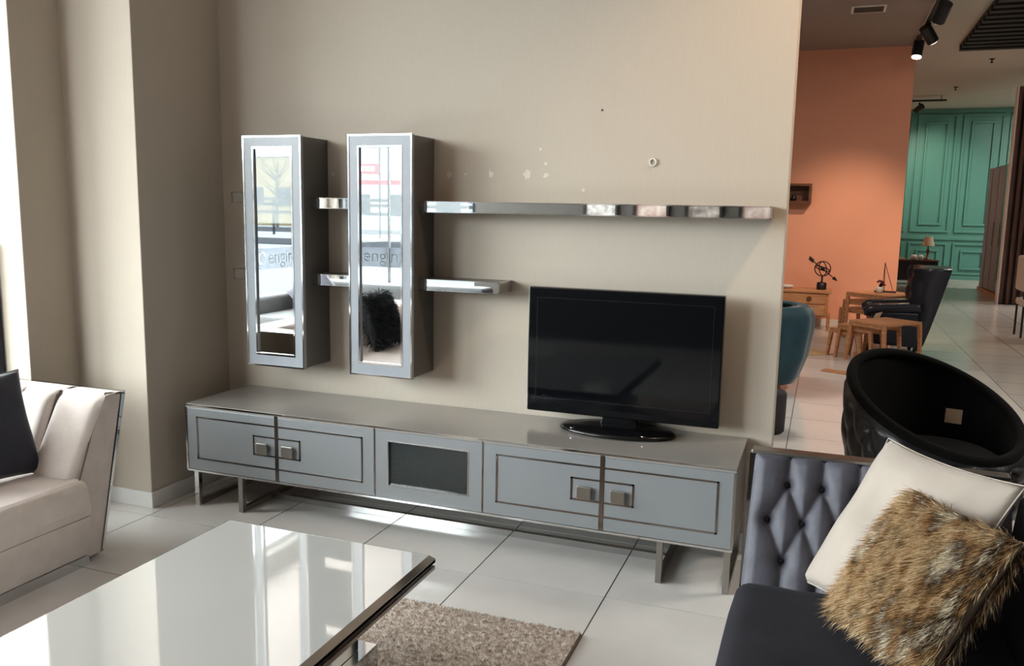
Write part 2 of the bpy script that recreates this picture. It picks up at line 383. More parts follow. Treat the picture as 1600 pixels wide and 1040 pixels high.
for k in range(26):
    z = 2.2+random.random()*3; a = random.random()*6.28; l = 1.2+random.random()*1.4
    bm_.tube([(-50,-70,z),(-50+l*.6*math.cos(a),-70+l*.6*math.sin(a),z+l*.5),(-50+l*math.cos(a),-70+l*math.sin(a),z+l*1.1)], [.05,.03,.012], 4)
bm_.build('branches', 'bark', tr_)
lp = thing('street_lamp', 'thin grey street lamp post outside the shop window', 'street lamp', (-23.5, -44, -.4))
MB().tube([(-23.5,-44,-.4),(-23.5,-44,5.5)], .07, 6).build('pole', 'rail_metal', lp); B(-23.5,-22.3,-44.1,-43.9,5.45,5.6).build('lamp_head', 'rail_metal', lp)

# ------------------------------------------------------------------ TV console
D, H, LZ, WW = 0.5289, 0.5534, 0.2015, 2.7969
tc = thing('tv_console', 'long grey lacquer TV console with mirror inlays and steel legs under the television', 'tv console', (WW/2, -D/2, 0))
B(0, WW, -D+.022, -.016, LZ, H-.02).build('body', 'cabinet_side', tc, bev=.002)
B(-.002, WW+.002, -D-.001, -.014, H-.02, H).build('top', 'console_grey', tc, bev=.002)
MB().box(-.002, WW+.002, -D-.004, -D-.0005, H-.010, H-.001).build('edge_trim', 'chrome', tc)
B(-.002, WW+.002, -D, -D+.02, LZ-.010, LZ).build('bottom_trim', 'chrome', tc)
B(-.004, .006, -D-.003, -D+.02, LZ, H-.02).build('end_trim', 'chrome', tc)
B(WW-.006, WW+.004, -D-.003, -D+.02, LZ, H-.02).build('end_trim', 'satin_steel', tc)
dw = WW/5
def strip(mb, x0, x1, z0, z1): mb.box(min(x0,x1), max(x0,x1), -D-.0025, -D-.0005, min(z0,z1), max(z0,z1))
T = .0075
for pair in (0, 1):
    seam = dw if pair == 0 else 4*dw
    for s in (-1, 1):
        xa, xb = seam+s*.010, seam+s*(dw-.004)
        if pair == 0 and s == -1: xb = .006
        if pair == 1 and s == 1: xb = WW-.006
        dr = B(min(xa,xb), max(xa,xb), -D, -D+.02, LZ+.002, H-.021).build('door', 'door_lacquer', tc, bev=.0015)
        il = MB(); xo = seam+s*.494
        strip(il, xo, xo-s*T, .262, .490); strip(il, xo, xa, .490-T, .490); strip(il, xo, xa, .262, .262+T)
        il.build('inlay', 'dark_chrome', dr)
        ih = MB(); xh = seam+s*.141
        strip(ih, xh, xh-s*T, .326, .430); strip(ih, xh, xa, .430-T, .430); strip(ih, xh, xa, .326, .326+T)
        ih.build('handle_frame', 'dark_chrome', dr)
        xk = seam+s*.075
        kb = MB().box(xk-.022, xk+.022, -D-.016, -D-.0005, .348, .390).box(xk-.032, xk+.032, -D-.026, -D-.016, .340, .398)
        kb.build('knob', 'satin_steel', dr, bev=.003)
    B(seam-.0095, seam+.0095, -D-.002, -D+.02, LZ, H-.012).build('seam_strip', 'dark_chrome', tc)
gd = MB(); x0, x1 = 2*dw+.004, 3*dw-.004; gx0, gx1, gz0, gz1 = 1.194, 1.604, .272, .482
gd.box(x0, x1, -D, -D+.02, LZ+.002, gz0); gd.box(x0, x1, -D, -D+.02, gz1, H-.021); gd.box(x0, gx0, -D, -D+.02, gz0, gz1); gd.box(gx1, x1, -D, -D+.02, gz0, gz1)
gdo = gd.build('door', 'door_lacquer', tc)
gf = MB(); e = .004
for a in ((gx0-e,gx1+e,gz0-e,gz0),(gx0-e,gx1+e,gz1,gz1+e),(gx0-e,gx0,gz0,gz1),(gx1,gx1+e,gz0,gz1)): gf.box(a[0],a[1],-D-.002,-D+.001,a[2],a[3])
gf.build('pane_trim', 'chrome', gdo)
B(gx0, gx1, -D+.010, -D+.014, gz0, gz1).build('pane', 'smoked_glass', gdo)
for x in (2*dw, 3*dw): B(x-.0035, x+.0035, -D-.0015, -D+.02, LZ, H-.012).build('seam_strip', 'dark_chrome', tc)
for x in (.043, .322, 2.496, 2.778):
    B(x-.013, x+.013, -D+.012, -D+.038, 0, LZ-.01).build('leg', 'chrome' if x < .1 else 'satin_steel', tc)
    B(x-.013, x+.013, -.085, -.059, 0, LZ-.01).build('leg', 'satin_steel', tc)
    B(x-.013, x+.013, -D+.038, -.085, 0, .026).build('floor_bar', 'satin_steel', tc)
B(.335, 2.483, -.279, -.253, .001, .032).build('stretcher', 'chrome', tc)

# ------------------------------------------------------------------ wall cabinets with mirrors
def wall_cabinet(x0, x1, label, mx):
    z0, z1, dp = .731, 1.936, .256
    c = thing('wall_cabinet', label, 'cabinet', ((x0+x1)/2, -dp/2, z0), 'mirrored wall cabinets')
    B(x0+.003, x1-.003, -dp+.024, -.001, z0+.003, z1-.003).build('body', 'cabinet_side', c, bev=.002)
    m0, m1, n0, n1 = mx[0], mx[1], .800, 1.872
    d = MB()
    d.box(x0, x1, -dp, -dp+.022, z0, n0); d.box(x0, x1, -dp, -dp+.022, n1, z1); d.box(x0, m0, -dp, -dp+.022, n0, n1); d.box(m1, x1, -dp, -dp+.022, n0, n1)
    d = d.build('door', 'frame_grey', c)
    t = MB(); e = .007
    for a in ((x0-.001,x1+.001,z1-e,z1+.001),(x0-.001,x1+.001,z0-.001,z0+e),(x0-.001,x0+e,z0+e,z1-e),(x1-e,x1+.001,z0+e,z1-e)): t.box(a[0],a[1],-dp-.003,-dp-.0003,a[2],a[3])
    t.build('edge_trim', 'chrome', d)
    t = MB(); e = .011
    for a in ((m0-e,m1+e,n1,n1+e),(m0-e,m1+e,n0-e,n0),(m0-e,m0,n0,n1),(m1,m1+e,n0,n1)): t.box(a[0],a[1],-dp-.002,-dp-.0003,a[2],a[3])
    t.build('mirror_trim', 'chrome', d, bev=.0008)
    B(m0+.0005, m1-.0005, -dp+.010, -dp+.014, n0, n1).build('mirror', 'mirror', d)
    return c
CA = (.192, .547); CB = (.823, 1.178)
wall_cabinet(*CA, 'narrow grey wall cabinet with mirrored door beside the dark pillar', (.258, .483))
wall_cabinet(*CB, 'narrow grey wall cabinet with mirrored door between two mirrored shelves', (.886, 1.115))

def shelf(x0, x1, z0, z1, label, dp=.175):
    s = thing('wall_shelf', label, 'shelf', ((x0+x1)/2, -dp/2, z0), 'mirror-fronted wall shelves')
    B(x0, x1, -dp+.004, -.001, z0, z1).build('board', 'cabinet_side', s, bev=.0015)
    B(x0, x1, -dp, -dp+.0038, z0+.004, z1-.004).build('mirror_front', 'mirror', s)
    e = MB().box(x0, x1, -dp-.002, -dp+.003, z1-.0038, z1+.001).box(x0, x1, -dp-.002, -dp+.003, z0-.001, z0+.0038)
    e.build('edge_trim', 'chrome', s)
    for x in (x0, x1):
        if abs(x-1.606) < .01 or abs(x-2.849) < .01 or x < .1: B(x-.004, x+.004, -dp-.002, -.002, z0-.001, z1+.001).build('end_cap', 'chrome', s)
shelf(1.1785, 2.849, 1.563, 1.615, 'long mirrored shelf high on the wall above the television')
shelf(1.1785, 1.606, 1.176, 1.231, 'short mirrored shelf beside the television, right of the mirrored cabinet')
shelf(.5475, .8225, 1.572, 1.625, 'upper mirrored shelf between the two wall cabinets')
shelf(.5475, .8225, 1.173, 1.229, 'lower mirrored shelf between the two wall cabinets')
shelf(.050, .1915, 1.594, 1.649, 'upper shelf stub left of the mirrored cabinet by the pillar')
shelf(.050, .1915, 1.182, 1.237, 'lower shelf stub left of the mirrored cabinet by the pillar')

# old plaster patches, a nail hole and a hook on the wall
def blob(x, z, r, name, mat, parent, seedv, stretch=1.0):
    rd = random.Random(seedv); pts = []
    for k in range(14):
        a = 2*PI*k/14; rr = r*(.65+.6*rd.random()); pts.append((x+rr*math.cos(a), -.0004, z+rr*math.sin(a)*stretch))
    MB().prism(pts, (0, -.0012, 0)).build(name, mat, parent)
for k, (x, z, r, st) in enumerate([(1.258,1.754,.015,1.3),(1.351,1.754,.008,1),(1.488,1.755,.012,1.6),(1.679,1.757,.022,1),(1.777,1.807,.010,1),(1.778,1.750,.016,.7),(1.968,1.682,.009,1),(1.745,1.876,.008,1),(.577,1.754,.010,1)]):
    blob(x, z, r, 'plaster_patch', 'plaster', wb, k, st)
blob(2.048, 2.054, .006, 'nail_hole', 'dark_wall', wb, 40)
hk = MB().tube([(2.299+.016*math.cos(a), -.006, 1.812+.016*math.sin(a)) for a in np.linspace(0, 2*PI, 20)[:-1]], .0035, 6, closed=True)
tag(hk.build('ring_hook', 'white_ceramic', smooth=True), 'small white ring hook on the wall above the long shelf', 'hook')

# ------------------------------------------------------------------ television
tv = thing('television', 'black flat-screen television on an oval glossy stand on the console', 'television', (2.21, -.125, H+.001))
tx_0, tx_1, tz0, tz1, ty_ = 1.752, 2.676, .612, 1.219, -.125
B(tx_0, tx_1, ty_-.022, ty_+.03, tz0, tz1).build('casing', 'tv_black', tv, bev=.006)
B(tx_0+.09, tx_1-.09, ty_+.03, ty_+.06, tz0+.06, tz1-.08).build('rear_cover', 'tv_black', tv, bev=.01)
B(tx_0+.006, tx_1-.006, ty_-.0245, ty_-.0222, tz0+.006, tz1-.006).build('screen', 'tv_screen', tv)
ln = MB(); a0, a1, b0, b1_ = tx_0+.045, tx_1-.045, tz0+.07, tz1-.05
for a in ((a0,a1,b0,b0+.002),(a0,a1,b1_,b1_+.002),(a0,a0+.002,b0,b1_),(a1,a1+.002,b0,b1_)): ln.box(a[0],a[1],ty_-.0250,ty_-.0246,a[2],a[3])
M('bezel_line', (30, 32, 36), 0.2, var=.05); ln.build('screen_border', 'bezel_line', tv)
MB().lathe([(.90,0),(1,.006),(1,.014),(.94,.022),(.55,.028),(.0001,.029)], (2.213,-.168,H+.001), 48, .278, .150).build('stand_base', 'tv_black', tv, smooth=True)
MB().hexa([(2.12,-.13,H+.026),(2.30,-.13,H+.026),(2.30,-.08,H+.026),(2.12,-.08,H+.026)], [(2.14,-.13,tz0+.02),(2.28,-.13,tz0+.02),(2.28,-.1,tz0+.02),(2.14,-.1,tz0+.02)]).build('stand_neck', 'tv_black', tv, bev=.004)
MB().lathe([(.012,0),(.012,.002),(.008,.003)], (2.02,-.26,H+.0235), 16).build('stand_badge', 'chrome', tv)
MB().lathe([(.010,0),(.010,.002),(.007,.003)], (2.36,-.28,H+.0225), 16).build('stand_badge', 'chrome', tv)

# ------------------------------------------------------------------ cushions, fur
def cushion_frame(Tp, Lp, Rp):
    Tp, Lp, Rp = map(Vector, (Tp, Lp, Rp))
    ex = (Rp-Tp); s1 = ex.length; ex.normalize(); ey = (Tp-Lp); s2 = ey.length; ey = (ey-ex*ey.dot(ex)).normalized(); ez = ex.cross(ey)
    m = Matrix((ex, ey, ez)).transposed().to_4x4(); m.translation = (Lp+Rp)/2
    return m, (s1+s2)/4
def cushion_pts(h, th, n=28, ear=.10, seedv=0, wr=.006):
    u = np.linspace(-1, 1, n); U, V = np.meshgrid(u, u, indexing='ij')
    pin = 1-.07*(1-V**2)*(np.abs(U)**3); pin2 = 1-.07*(1-U**2)*(np.abs(V)**3)
    X = U*h*pin; Y = V*h*pin2
    prof = np.clip((1-np.abs(U)**2.6)*(1-np.abs(V)**2.6), 0, 1)**.45
    rd = np.random.default_rng(seedv); Wn = np.zeros_like(U)
    for k in range(7):
        a = rd.uniform(0, PI); fq = rd.uniform(2, 6); Wn += np.sin(fq*(U*math.cos(a)+V*math.sin(a))*1.6+rd.uniform(0, 6))*rd.uniform(.3, 1)
    Zf = th/2*prof+wr*Wn*prof*.5; Zb = -th/2*prof
    return X, Y, Zf, Zb
def cushion(name, mat, Tp, Lp, Rp, th, label, seedv=0, wr=.006, cat='cushion', group=None):
    m, h = cushion_frame(Tp, Lp, Rp)
    X, Y, Zf, Zb = cushion_pts(h, th, seedv=seedv, wr=wr); n = X.shape[0]; mb = MB()
    mb.grid([[(X[i,j],Y[i,j],Zf[i,j]) for j in range(n)] for i in range(n)])
    mb.grid([[(X[i,j],Y[i,j],Zb[i,j]) for j in range(n)] for i in range(n)])
    o = mb.build(name, mat, origin=(0,0,0), smooth=True)
    bm = bmesh.new(); bm.from_mesh(o.data); bmesh.ops.remove_doubles(bm, verts=bm.verts, dist=1e-5); bmesh.ops.recalc_face_normals(bm, faces=bm.faces); bm.to_mesh(o.data); bm.free()
    o.data.polygons.foreach_set('use_smooth', [True]*len(o.data.polygons))
    o.matrix_world = m; tag(o, label, cat, group); o['_h'] = h
    del o['_h']
    # piping round the rim
    rim = [(X[i,0],Y[i,0],0) for i in range(n)]+[(X[-1,j],Y[-1,j],0) for j in range(1,n)]+[(X[i,-1],Y[i,-1],0) for i in range(n-2,-1,-1)]+[(X[0,j],Y[0,j],0) for j in range(n-2,0,-1)]
    pm = MB().tube(rim, .0022, 5, closed=True); po = pm.build('piping', mat, o, smooth=True)
    return o, m, h
def fur_mesh(name, mat, parent, base, nrm, length, width, seedv, flow, curl=.5, segs=3):
    rd = np.random.default_rng(seedv); N = len(base)
    flow = np.asarray(flow, float)
    d0 = nrm*1.0+flow+rd.normal(size=(N,3))*.28; d0 /= np.linalg.norm(d0, axis=1)[:,None]
    side = np.cross(d0, rd.normal(size=(N,3))); side /= np.linalg.norm(side, axis=1)[:,None]
    Ls = length*rd.uniform(.55, 1.25, N)[:,None]
    droop = flow*curl+rd.normal(size=(N,3))*.16
    rows = []; tt = np.linspace(0, 1, segs+1)
    for t in tt[:-1]:
        c = base+d0*Ls*t+droop*Ls*t*t; wd = width*(1-t*.75)
        rows += [c-side*wd/2, c+side*wd/2]
    tip = base+d0*Ls+droop*Ls
    k = 2*segs+1
    V = np.stack(rows+[tip], 1).reshape(-1, 3)
    idx = np.arange(N)[:,None]*k
    quads = []
    for s in range(segs-1): quads.append(idx+np.array([[2*s, 2*s+1, 2*s+3, 2*s+2]]))
    quads = np.concatenate(quads, 0) if quads else np.zeros((0,4), int)
    tris = idx+np.array([[2*segs-2, 2*segs-1, 2*segs]])
    me = bpy.data.meshes.new(name)
    me.from_pydata(V.tolist(), [], quads.tolist()+tris.tolist()); me.update()
    at = me.attributes.new('along', 'FLOAT', 'POINT')
    al = np.tile(np.concatenate([np.repeat(tt[:-1], 2), [1.0]]), N); at.data.foreach_set('value', al.astype(np.float32))
    me.polygons.foreach_set('use_smooth', [True]*len(me.polygons))
    me.materials.append(MATS[mat]); o = bpy.data.objects.new(name, me); COL.objects.link(o); o.parent = parent; o['kind'] = 'stuff'
    return o
def fur_on_cushion(o, h, th, mat, N, length, width, seedv, flow):
    X, Y, Zf, Zb = cushion_pts(h, th, n=60, seedv=seedv)
    rd = np.random.default_rng(seedv+5)
    i = rd.uniform(0, 58.999, N); j = rd.uniform(0, 58.999, N); a = i.astype(int); b = j.astype(int)
    gx, gy = np.gradient(Zf, 2*h/59); front = rd.random(N) < .8
    Z = np.where(front, Zf[a,b], Zb[a,b]); sg = np.where(front, 1., -1.)
    nr = np.stack([-np.clip(gx[a,b],-2,2)*1.0, -np.clip(gy[a,b],-2,2), np.ones(N)*sg], 1)
    nr[~front,0] *= 1; nr /= np.linalg.norm(nr, axis=1)[:,None]
    base = np.stack([X[a,b]+(i-a)*2*h/59, Y[a,b]+(j-b)*2*h/59, Z-.002*sg], 1)
    return fur_mesh('fur', mat, o, base, nr, length, width, seedv, flow)

# ------------------------------------------------------------------ tufted surfaces
def tuft(u, v, buttons, segs, A=.028, wd=.026, dimp=.016, br=.012):
    d = np.full(u.shape, 9.0)
    for (a0, b0), (a1, b1) in segs:
        dx, dy = a1-a0, b1-b0; L2 = dx*dx+dy*dy
        t = np.clip(((u-a0)*dx+(v-b0)*dy)/L2, 0, 1); d = np.minimum(d, np.hypot(u-a0-t*dx, v-b0-t*dy))
    hgt = A*(1-np.exp(-(d/wd)))
    for a0, b0 in buttons:
        r = np.hypot(u-a0, v-b0); hgt -= dimp*np.exp(-(r/br)**2)+A*.5*np.exp(-(r/(br*2.2))**2)
    return hgt

# ------------------------------------------------------------------ right-hand sofa (dark velvet, faces the left)
sf = thing('tufted_sofa', 'dark grey-blue velvet sofa with button-tufted arm beside the console', 'sofa', (3.42, -1.9, 0))
AX0, AX1 = 2.893, 3.66
A0 = np.array([-1.27, .40]); A1 = np.array([-1.08, .785]); sl = np.linalg.norm(A1-A0); dirv = (A1-A0)/sl; nrm = np.array([-dirv[1], dirv[0]])   # facing -y, +z
btn = []; sg_ = []
rows = [.084, .211, .331]
for r_, s_ in enumerate(rows):
    for k in range(-1, 9):
        bx = 3.0105+.11*k+(-.055 if r_ == 1 else 0)
        if bx > AX0+.05 and bx < AX1-.05: btn.append((bx, s_))
for b in btn:
    for c in btn:
        if abs(c[1]-b[1]-.1235) < .02 and abs(abs(c[0]-b[0])-.055) < .01: sg_.append((b, c))
    if b[1] > .3: sg_.append((b, (b[0]+.002, sl+.02)))
    if b[1] < .1: sg_.append((b, (b[0], -.05)))
nu, nv = 150, 66
U, V = np.meshgrid(np.linspace(AX0, AX1, nu), np.linspace(-.05, sl, nv), indexing='ij')
hg = tuft(U, V, btn, sg_)
edge = np.minimum.reduce([(U-AX0)/.035, (sl-V)/.03, np.ones_like(U)]); hg = hg*np.sqrt(np.clip(edge, 0, 1))
tap = .010*(V/sl)
G = [[(U[i,j]+tap[i,j]*max(0, 1-(U[i,j]-AX0)/.2), A0[0]+dirv[0]*V[i,j]+nrm[0]*hg[i,j], A0[1]+dirv[1]*V[i,j]+nrm[1]*hg[i,j]) for j in range(nv)] for i in range(nu)]
arm = MB().grid(G).build('arm', 'purple_velvet', sf, smooth=True, recalc=False)
ob = MB()
ob.hexa([(AX0,-1.262,.02),(AX1,-1.262,.02),(AX1,-1.20,.02),(AX0,-1.20,.02)], [(AX0+.006,-1.085,.784),(AX1,-1.085,.784),(AX1,-1.04,.784),(AX0+.006,-1.04,.784)])
ob.build('arm_shell', 'seat_velvet', arm)
bb_ = bmesh.new(); bmesh.ops.create_icosphere(bb_, subdivisions=1, radius=.008)
b0_ = MB().add([(v.co.x, v.co.y*.6, v.co.z) for v in bb_.verts], [tuple(v.index for v in f.verts) for f in bb_.faces]); bb_.free()
b0_ = b0_.build('button', 'seat_velvet', origin=(0,0,0), smooth=True)
for k, (bx, s_) in enumerate(btn):
    o = b0_ if k == 0 else b0_.copy()
    if k: COL.objects.link(o)
    o.parent = arm; o.location = Vector((bx, A0[0]+dirv[0]*s_-nrm[0]*.010, A0[1]+dirv[1]*s_-nrm[1]*.010))-ORG[arm]
MB().hexa([(AX0-.002,-1.092,.784),(AX1,-1.092,.784),(AX1,-1.035,.784),(AX0-.002,-1.035,.784)], [(AX0-.002,-1.092,.796),(AX1,-1.092,.796),(AX1,-1.035,.796),(AX0-.002,-1.035,.796)]).build('arm_top_strip', 'satin_steel', sf, bev=.002)
MB().hexa([(AX0-.014,-1.262,.02),(AX0-.001,-1.262,.02),(AX0-.001,-1.20,.02),(AX0-.014,-1.20,.02)], [(AX0-.008,-1.085,.784),(AX0+.005,-1.085,.784),(AX0+.005,-1.04,.784),(AX0-.008,-1.04,.784)]).build('arm_front_strip', 'mirror', sf)
# seat
nu, nv = 40, 60
sx0, sx1, sy0, sy1 = 2.862, 3.62, -3.0, -1.255
G = []
for i in range(nu):
    row = []
    for j in range(nv):
        a, b = i/(nu-1), j/(nv-1); x = sx0+(sx1-sx0)*a; y = sy0+(sy1-sy0)*b
        e = min(1, a/.09); z = .305+.115*math.sqrt(max(0, 1-(1-e)**2)); e2 = min(1, (1-b)/.03); z -= .015*(1-e2)
        z += .006*math.sin(7*x+3*y)*math.sin(4*y)
        row.append((x, y, z))
    G.append(row)
st = MB().grid(G); st.build('seat_cushion', 'seat_velvet', sf, smooth=True)
B(2.868, 3.62, -3.0, -1.255, .06, .31).build('base', 'seat_velvet', sf, bev=.012)
B(2.88, 3.78, -2.98, -1.24, 0, .06).build('plinth', 'chrome', sf)
MB().hexa([(3.58,-3.0,.06),(3.80,-3.0,.06),(3.80,-1.24,.06),(3.58,-1.24,.06)], [(3.68,-3.0,.76),(3.84,-3.0,.76),(3.84,-1.11,.76),(3.68,-1.11,.76)]).build('backrest', 'seat_velvet', sf, bev=.03, seg=4)
MB().hexa([(AX0,-3.16,.02),(AX1,-3.16,.02),(AX1,-3.0,.02),(AX0,-3.0,.02)], [(AX0,-3.28,.62),(AX1,-3.28,.62),(AX1,-3.12,.62),(AX0,-3.12,.62)]).build('arm', 'purple_velvet', sf, bev=.03, seg=3)

wc, mwp, hwp = cushion('cushion', 'white_cotton', (3.308,-1.072,.876), (3.076,-1.245,.432), (3.611,-1.515,.892), .13, 'off-white square cushion leaning in the corner of the tufted sofa', 3, .016, group='sofa cushions')
B(-hwp+.02, -hwp+.028, -hwp-.012, -hwp+.002, -.004, .002).build('zip_pull', 'chrome', wc)
fc, mfp, hfp = cushion('cushion', 'tan_cloth', (3.368,-1.391,.807), (3.177,-1.511,.483), (3.573,-1.735,.814), .12, 'brown and cream faux-fur cushion leaning on the off-white cushion', 5, .006, group='sofa cushions')
fur_on_cushion(fc, hfp, .12, 'brown_fur', 30000, .042, .0032, 5, (-.25, -.85, .1))

# ------------------------------------------------------------------ left-hand sofa (beige)
ls = thing('beige_sofa', 'beige velvet sofa with channelled flared arm and mirror strip at the left', 'sofa', (-.25, -2.2, 0))
SY0 = -3.35
# seat cushion block with soft front edge, profile along x
prof = [(.105,.215),(.145,.24),(.222,.395),(.215,.415),(.19,.424),(-.10,.430),(-.50,.430)]
def extr(prof, y0, y1, closed_poly): return MB().prism([(x, y0, z) for x, z in closed_poly], (0, y1-y0, 0))
poly = [(-.5,.255),(.205,.255),(.222,.30),(.226,.395),(.218,.414),(.195,.424),(-.10,.432),(-.5,.432)]
def extr2(pl, y0):
    n = len(pl); return MB().add([(x, y0, z) for x, z in pl]+[(x, -1.298-(z-.02)*(.080/.39), z) for x, z in pl], [tuple(range(n-1,-1,-1)), tuple(range(n,2*n))]+[(i,(i+1)%n,n+(i+1)%n,n+i) for i in range(n)])
extr2(poly, SY0).build('seat_cushion', 'beige_fabric', ls, bev=.008, seg=3)
poly = [(-.5,.045),(.118,.045),(.195,.235),(.204,.2535),(-.5,.2535)]
extr2(poly, SY0).build('front_panel', 'beige_fabric', ls, bev=.004)
B(-.7, .124, SY0, -1.299, 0, .044).build('plinth', 'chrome', ls)
# flared arm: front trapezoid, outer mirror strip, channelled inside
def armx(z): return .10+.10*z/.75
ft = [(armx(0.02),-1.297,.02),(armx(.02)-.01,-1.205,.02),(armx(.75),-1.150,.75),(armx(.765),-1.236,.765),(armx(.41),-1.378,.41)]
MB().prism([(x, y, z) for x, y, z in ft], (-.86, 0, 0)).build('arm_shell', 'beige_fabric', ls, bev=.004)
MB().prism([(armx(.755),-1.124,.757),(armx(.755),-1.1495,.757),(armx(.02)-.01,-1.2045,.018),(armx(.02)-.012,-1.188,.018)], (-.84, 0, 0)).build('outer_panel', 'dark_chrome', ls)
MB().add([(armx(.74)+.002,-1.130,.745),(armx(.74)+.002,-1.146,.745),(armx(.03)-.006,-1.201,.03),(armx(.03)-.006,-1.191,.03)], [(0,1,2,3)]).build('mirror_strip', 'mirror', ls, recalc=False)
# inner padded channels
ch = [(-.50,-.275),(-.272,-.075),(-.072,.168)]
for (xa, xb) in ch:
    nu, nv = 18, 16; G = []
    for i in range(nu):
        a = i/(nu-1); row = []
        for j in range(nv):
            b = j/(nv-1); z = .425+.335*b; y0 = -1.378+(z-.41)*(.142/.355)
            fl = (xa+(xb-xa)*a)+(.05*b if xb > .1 else .03*b)*(1 if xb > .1 or a > 0 else 1)
            puff = .040*(1-(2*a-1)**6)**.5*math.sqrt(max(0, 1-max(0, (b-.82)/.18)**2))
            row.append((fl, y0-.012-puff, z+.004*(1-(2*a-1)**2)))
        row.append((fl, y0+.06, z+.004)); row.append((fl, y0+.105, z-.006))
        G.append(row)
    MB().grid(G).build('arm_channel', 'beige_fabric', ls, smooth=True)
for x in (-.2735, -.0735, ): MB().tube([(x,-1.385,.43),(x+.015,-1.322,.59),(x+.03,-1.262,.75)], .003, 5).build('seam', 'beige_seam', ls)
MB().tube([(.197,-1.395,.415),(.187,-1.31,.60),(.203,-1.238,.768),(.203,-1.15,.755)], .004, 5).build('piping', 'beige_seam', ls)
MB().hexa([(-.74,SY0,.04),(-.45,SY0,.04),(-.45,-1.20,.04),(-.74,-1.20,.04)], [(-.80,SY0,.72),(-.55,SY0,.72),(-.55,-1.17,.72),(-.80,-1.17,.72)]).build('backrest', 'beige_fabric', ls, bev=.03, seg=3)
MB().hexa([(-.74,SY0-.12,.02),(.12,SY0-.12,.02),(.12,SY0,.02),(-.74,SY0,.02)], [(-.74,SY0-.25,.72),(.2,SY0-.25,.72),(.2,SY0-.05,.72),(-.74,SY0-.05,.72)]).build('arm', 'beige_fabric', ls, bev=.03, seg=3)
# navy cushion on it
cushion('cushion', 'navy_velvet', (-.20,-1.75,.86), (-.08,-1.88,.445), (-.15,-1.30,.855), .12, 'dark navy velvet cushion on the beige sofa', 11, .010)

# ------------------------------------------------------------------ coffee table
ct = thing('coffee_table', 'low coffee table with glossy pale grey top standing on the shaggy rug', 'coffee table', (1.485, -2.25, .0245))
X0, X1, Y0, Y1, ZT = 1.060, 1.910, -3.0, -1.511, .42
B(X0+.004, X1-.022, Y0+.02, Y1-.004, ZT-.012, ZT).build('top', 'table_lacquer', ct)
bz = MB()     # bevelled mirror rim
o4 = [(X0,Y0),(X1,Y0),(X1,Y1),(X0,Y1)]; i4 = [(X0+.004,Y0+.02),(X1-.022,Y0+.02),(X1-.022,Y1-.004),(X0+.004,Y1-.004)]
for k in range(4):
    a, b = o4[k], o4[(k+1)%4]; c, d = i4[(k+1)%4], i4[k]
    bz.add([(a[0],a[1],ZT-.010),(b[0],b[1],ZT-.010),(c[0],c[1],ZT+.0005),(d[0],d[1],ZT+.0005)], [(0,1,2,3)])
    bz.add([(a[0],a[1],ZT-.022),(b[0],b[1],ZT-.022),(b[0],b[1],ZT-.010),(a[0],a[1],ZT-.010)], [(0,1,2,3)])
bz.box(X0, X1, Y0, Y1, ZT-.0225, ZT-.0125)
bz.build('rim', 'dark_chrome', ct)
B(X0+.012, X1-.012, Y0+.012, Y1-.012, ZT-.034, ZT-.0226).build('gap_strip', 'chrome', ct)
B(X0, X1, Y0, Y1, ZT-.048, ZT-.034).build('lower_rim', 'dark_chrome', ct, bev=.002)
B(X0+.12, X1-.20, Y0+.15, Y1-.17, .1255, ZT-.048).build('pedestal', 'mirror', ct, bev=.002)
B(X0+.07, X1-.16, Y0+.10, Y1-.11, .0245, .1245).build('base', 'chrome', ct, bev=.003)

# ------------------------------------------------------------------ rug
RX0, RX1, RY0, RY1 = .70, 2.312, -3.4, -1.092
rug = B(RX0, RX1, RY0, RY1, .0008, .015).build('rug', 'rug_pile'); tag(rug, 'shaggy beige and brown rug under the coffee table', 'rug')
rd = np.random.default_rng(3); N = 75000
# tufts are laid where the pile is in the open; density a bit higher along the free edges
bx = RX0+(RX1-RX0)*rd.random(N)**.62; by = RY1-(RY1-RY0)*rd.random(N)**1.15
base = np.stack([bx, by, np.full(N, .014)], 1)-np.array(ORG[rug])
fur_mesh('pile', 'rug_pile', rug, base, np.tile([0,0,1.], (N,1)), .010, .0055, 9, (0,0,0), .3, 2)
for (a, b) in (((RX0,RY1),(RX1,RY1)),((RX1,RY0),(RX1,RY1))): MB().tube([(a[0],a[1],.008),(b[0],b[1],.008)], .007, 8).build('binding', 'rug_edge', rug, smooth=True)

# ------------------------------------------------------------------ black tub chair
tb = thing('tub_chair', 'black tub chair with slanted oval rim and tufted leather shell behind the sofa', 'armchair', (3.70, .86, 0))
RC = Vector((3.672, .87, .615)); RN = Vector((.315, -.337, .887)).normalized(); RR = .445
ra = RN.cross(Vector((0,0,1))).normalized(); rb = RN.cross(ra)
def rim(t, r=RR): return RC+(ra*math.cos(t)+rb*math.sin(t))*r
nt_, ns = 144, 40
arc = 2*PI*RR; cols = 18; bt_, sg2 = [], []
for r_ in range(3):
    for k in range(-1, cols+2): bt_.append(((k+(.5 if r_ == 1 else 0))*arc/cols, .10+.14*r_))
for b in bt_:
    for c in bt_:
        if abs(c[1]-b[1]-.14) < .02 and abs(abs(c[0]-b[0])-arc/cols/2) < .02: sg2.append((b, c))
U, V = np.meshgrid(np.arange(nt_)/nt_*arc, np.linspace(0, .5, ns), indexing='ij')
hg = tuft(U, V, bt_, sg2, A=.03, wd=.035, dimp=.012, br=.014)
G = []
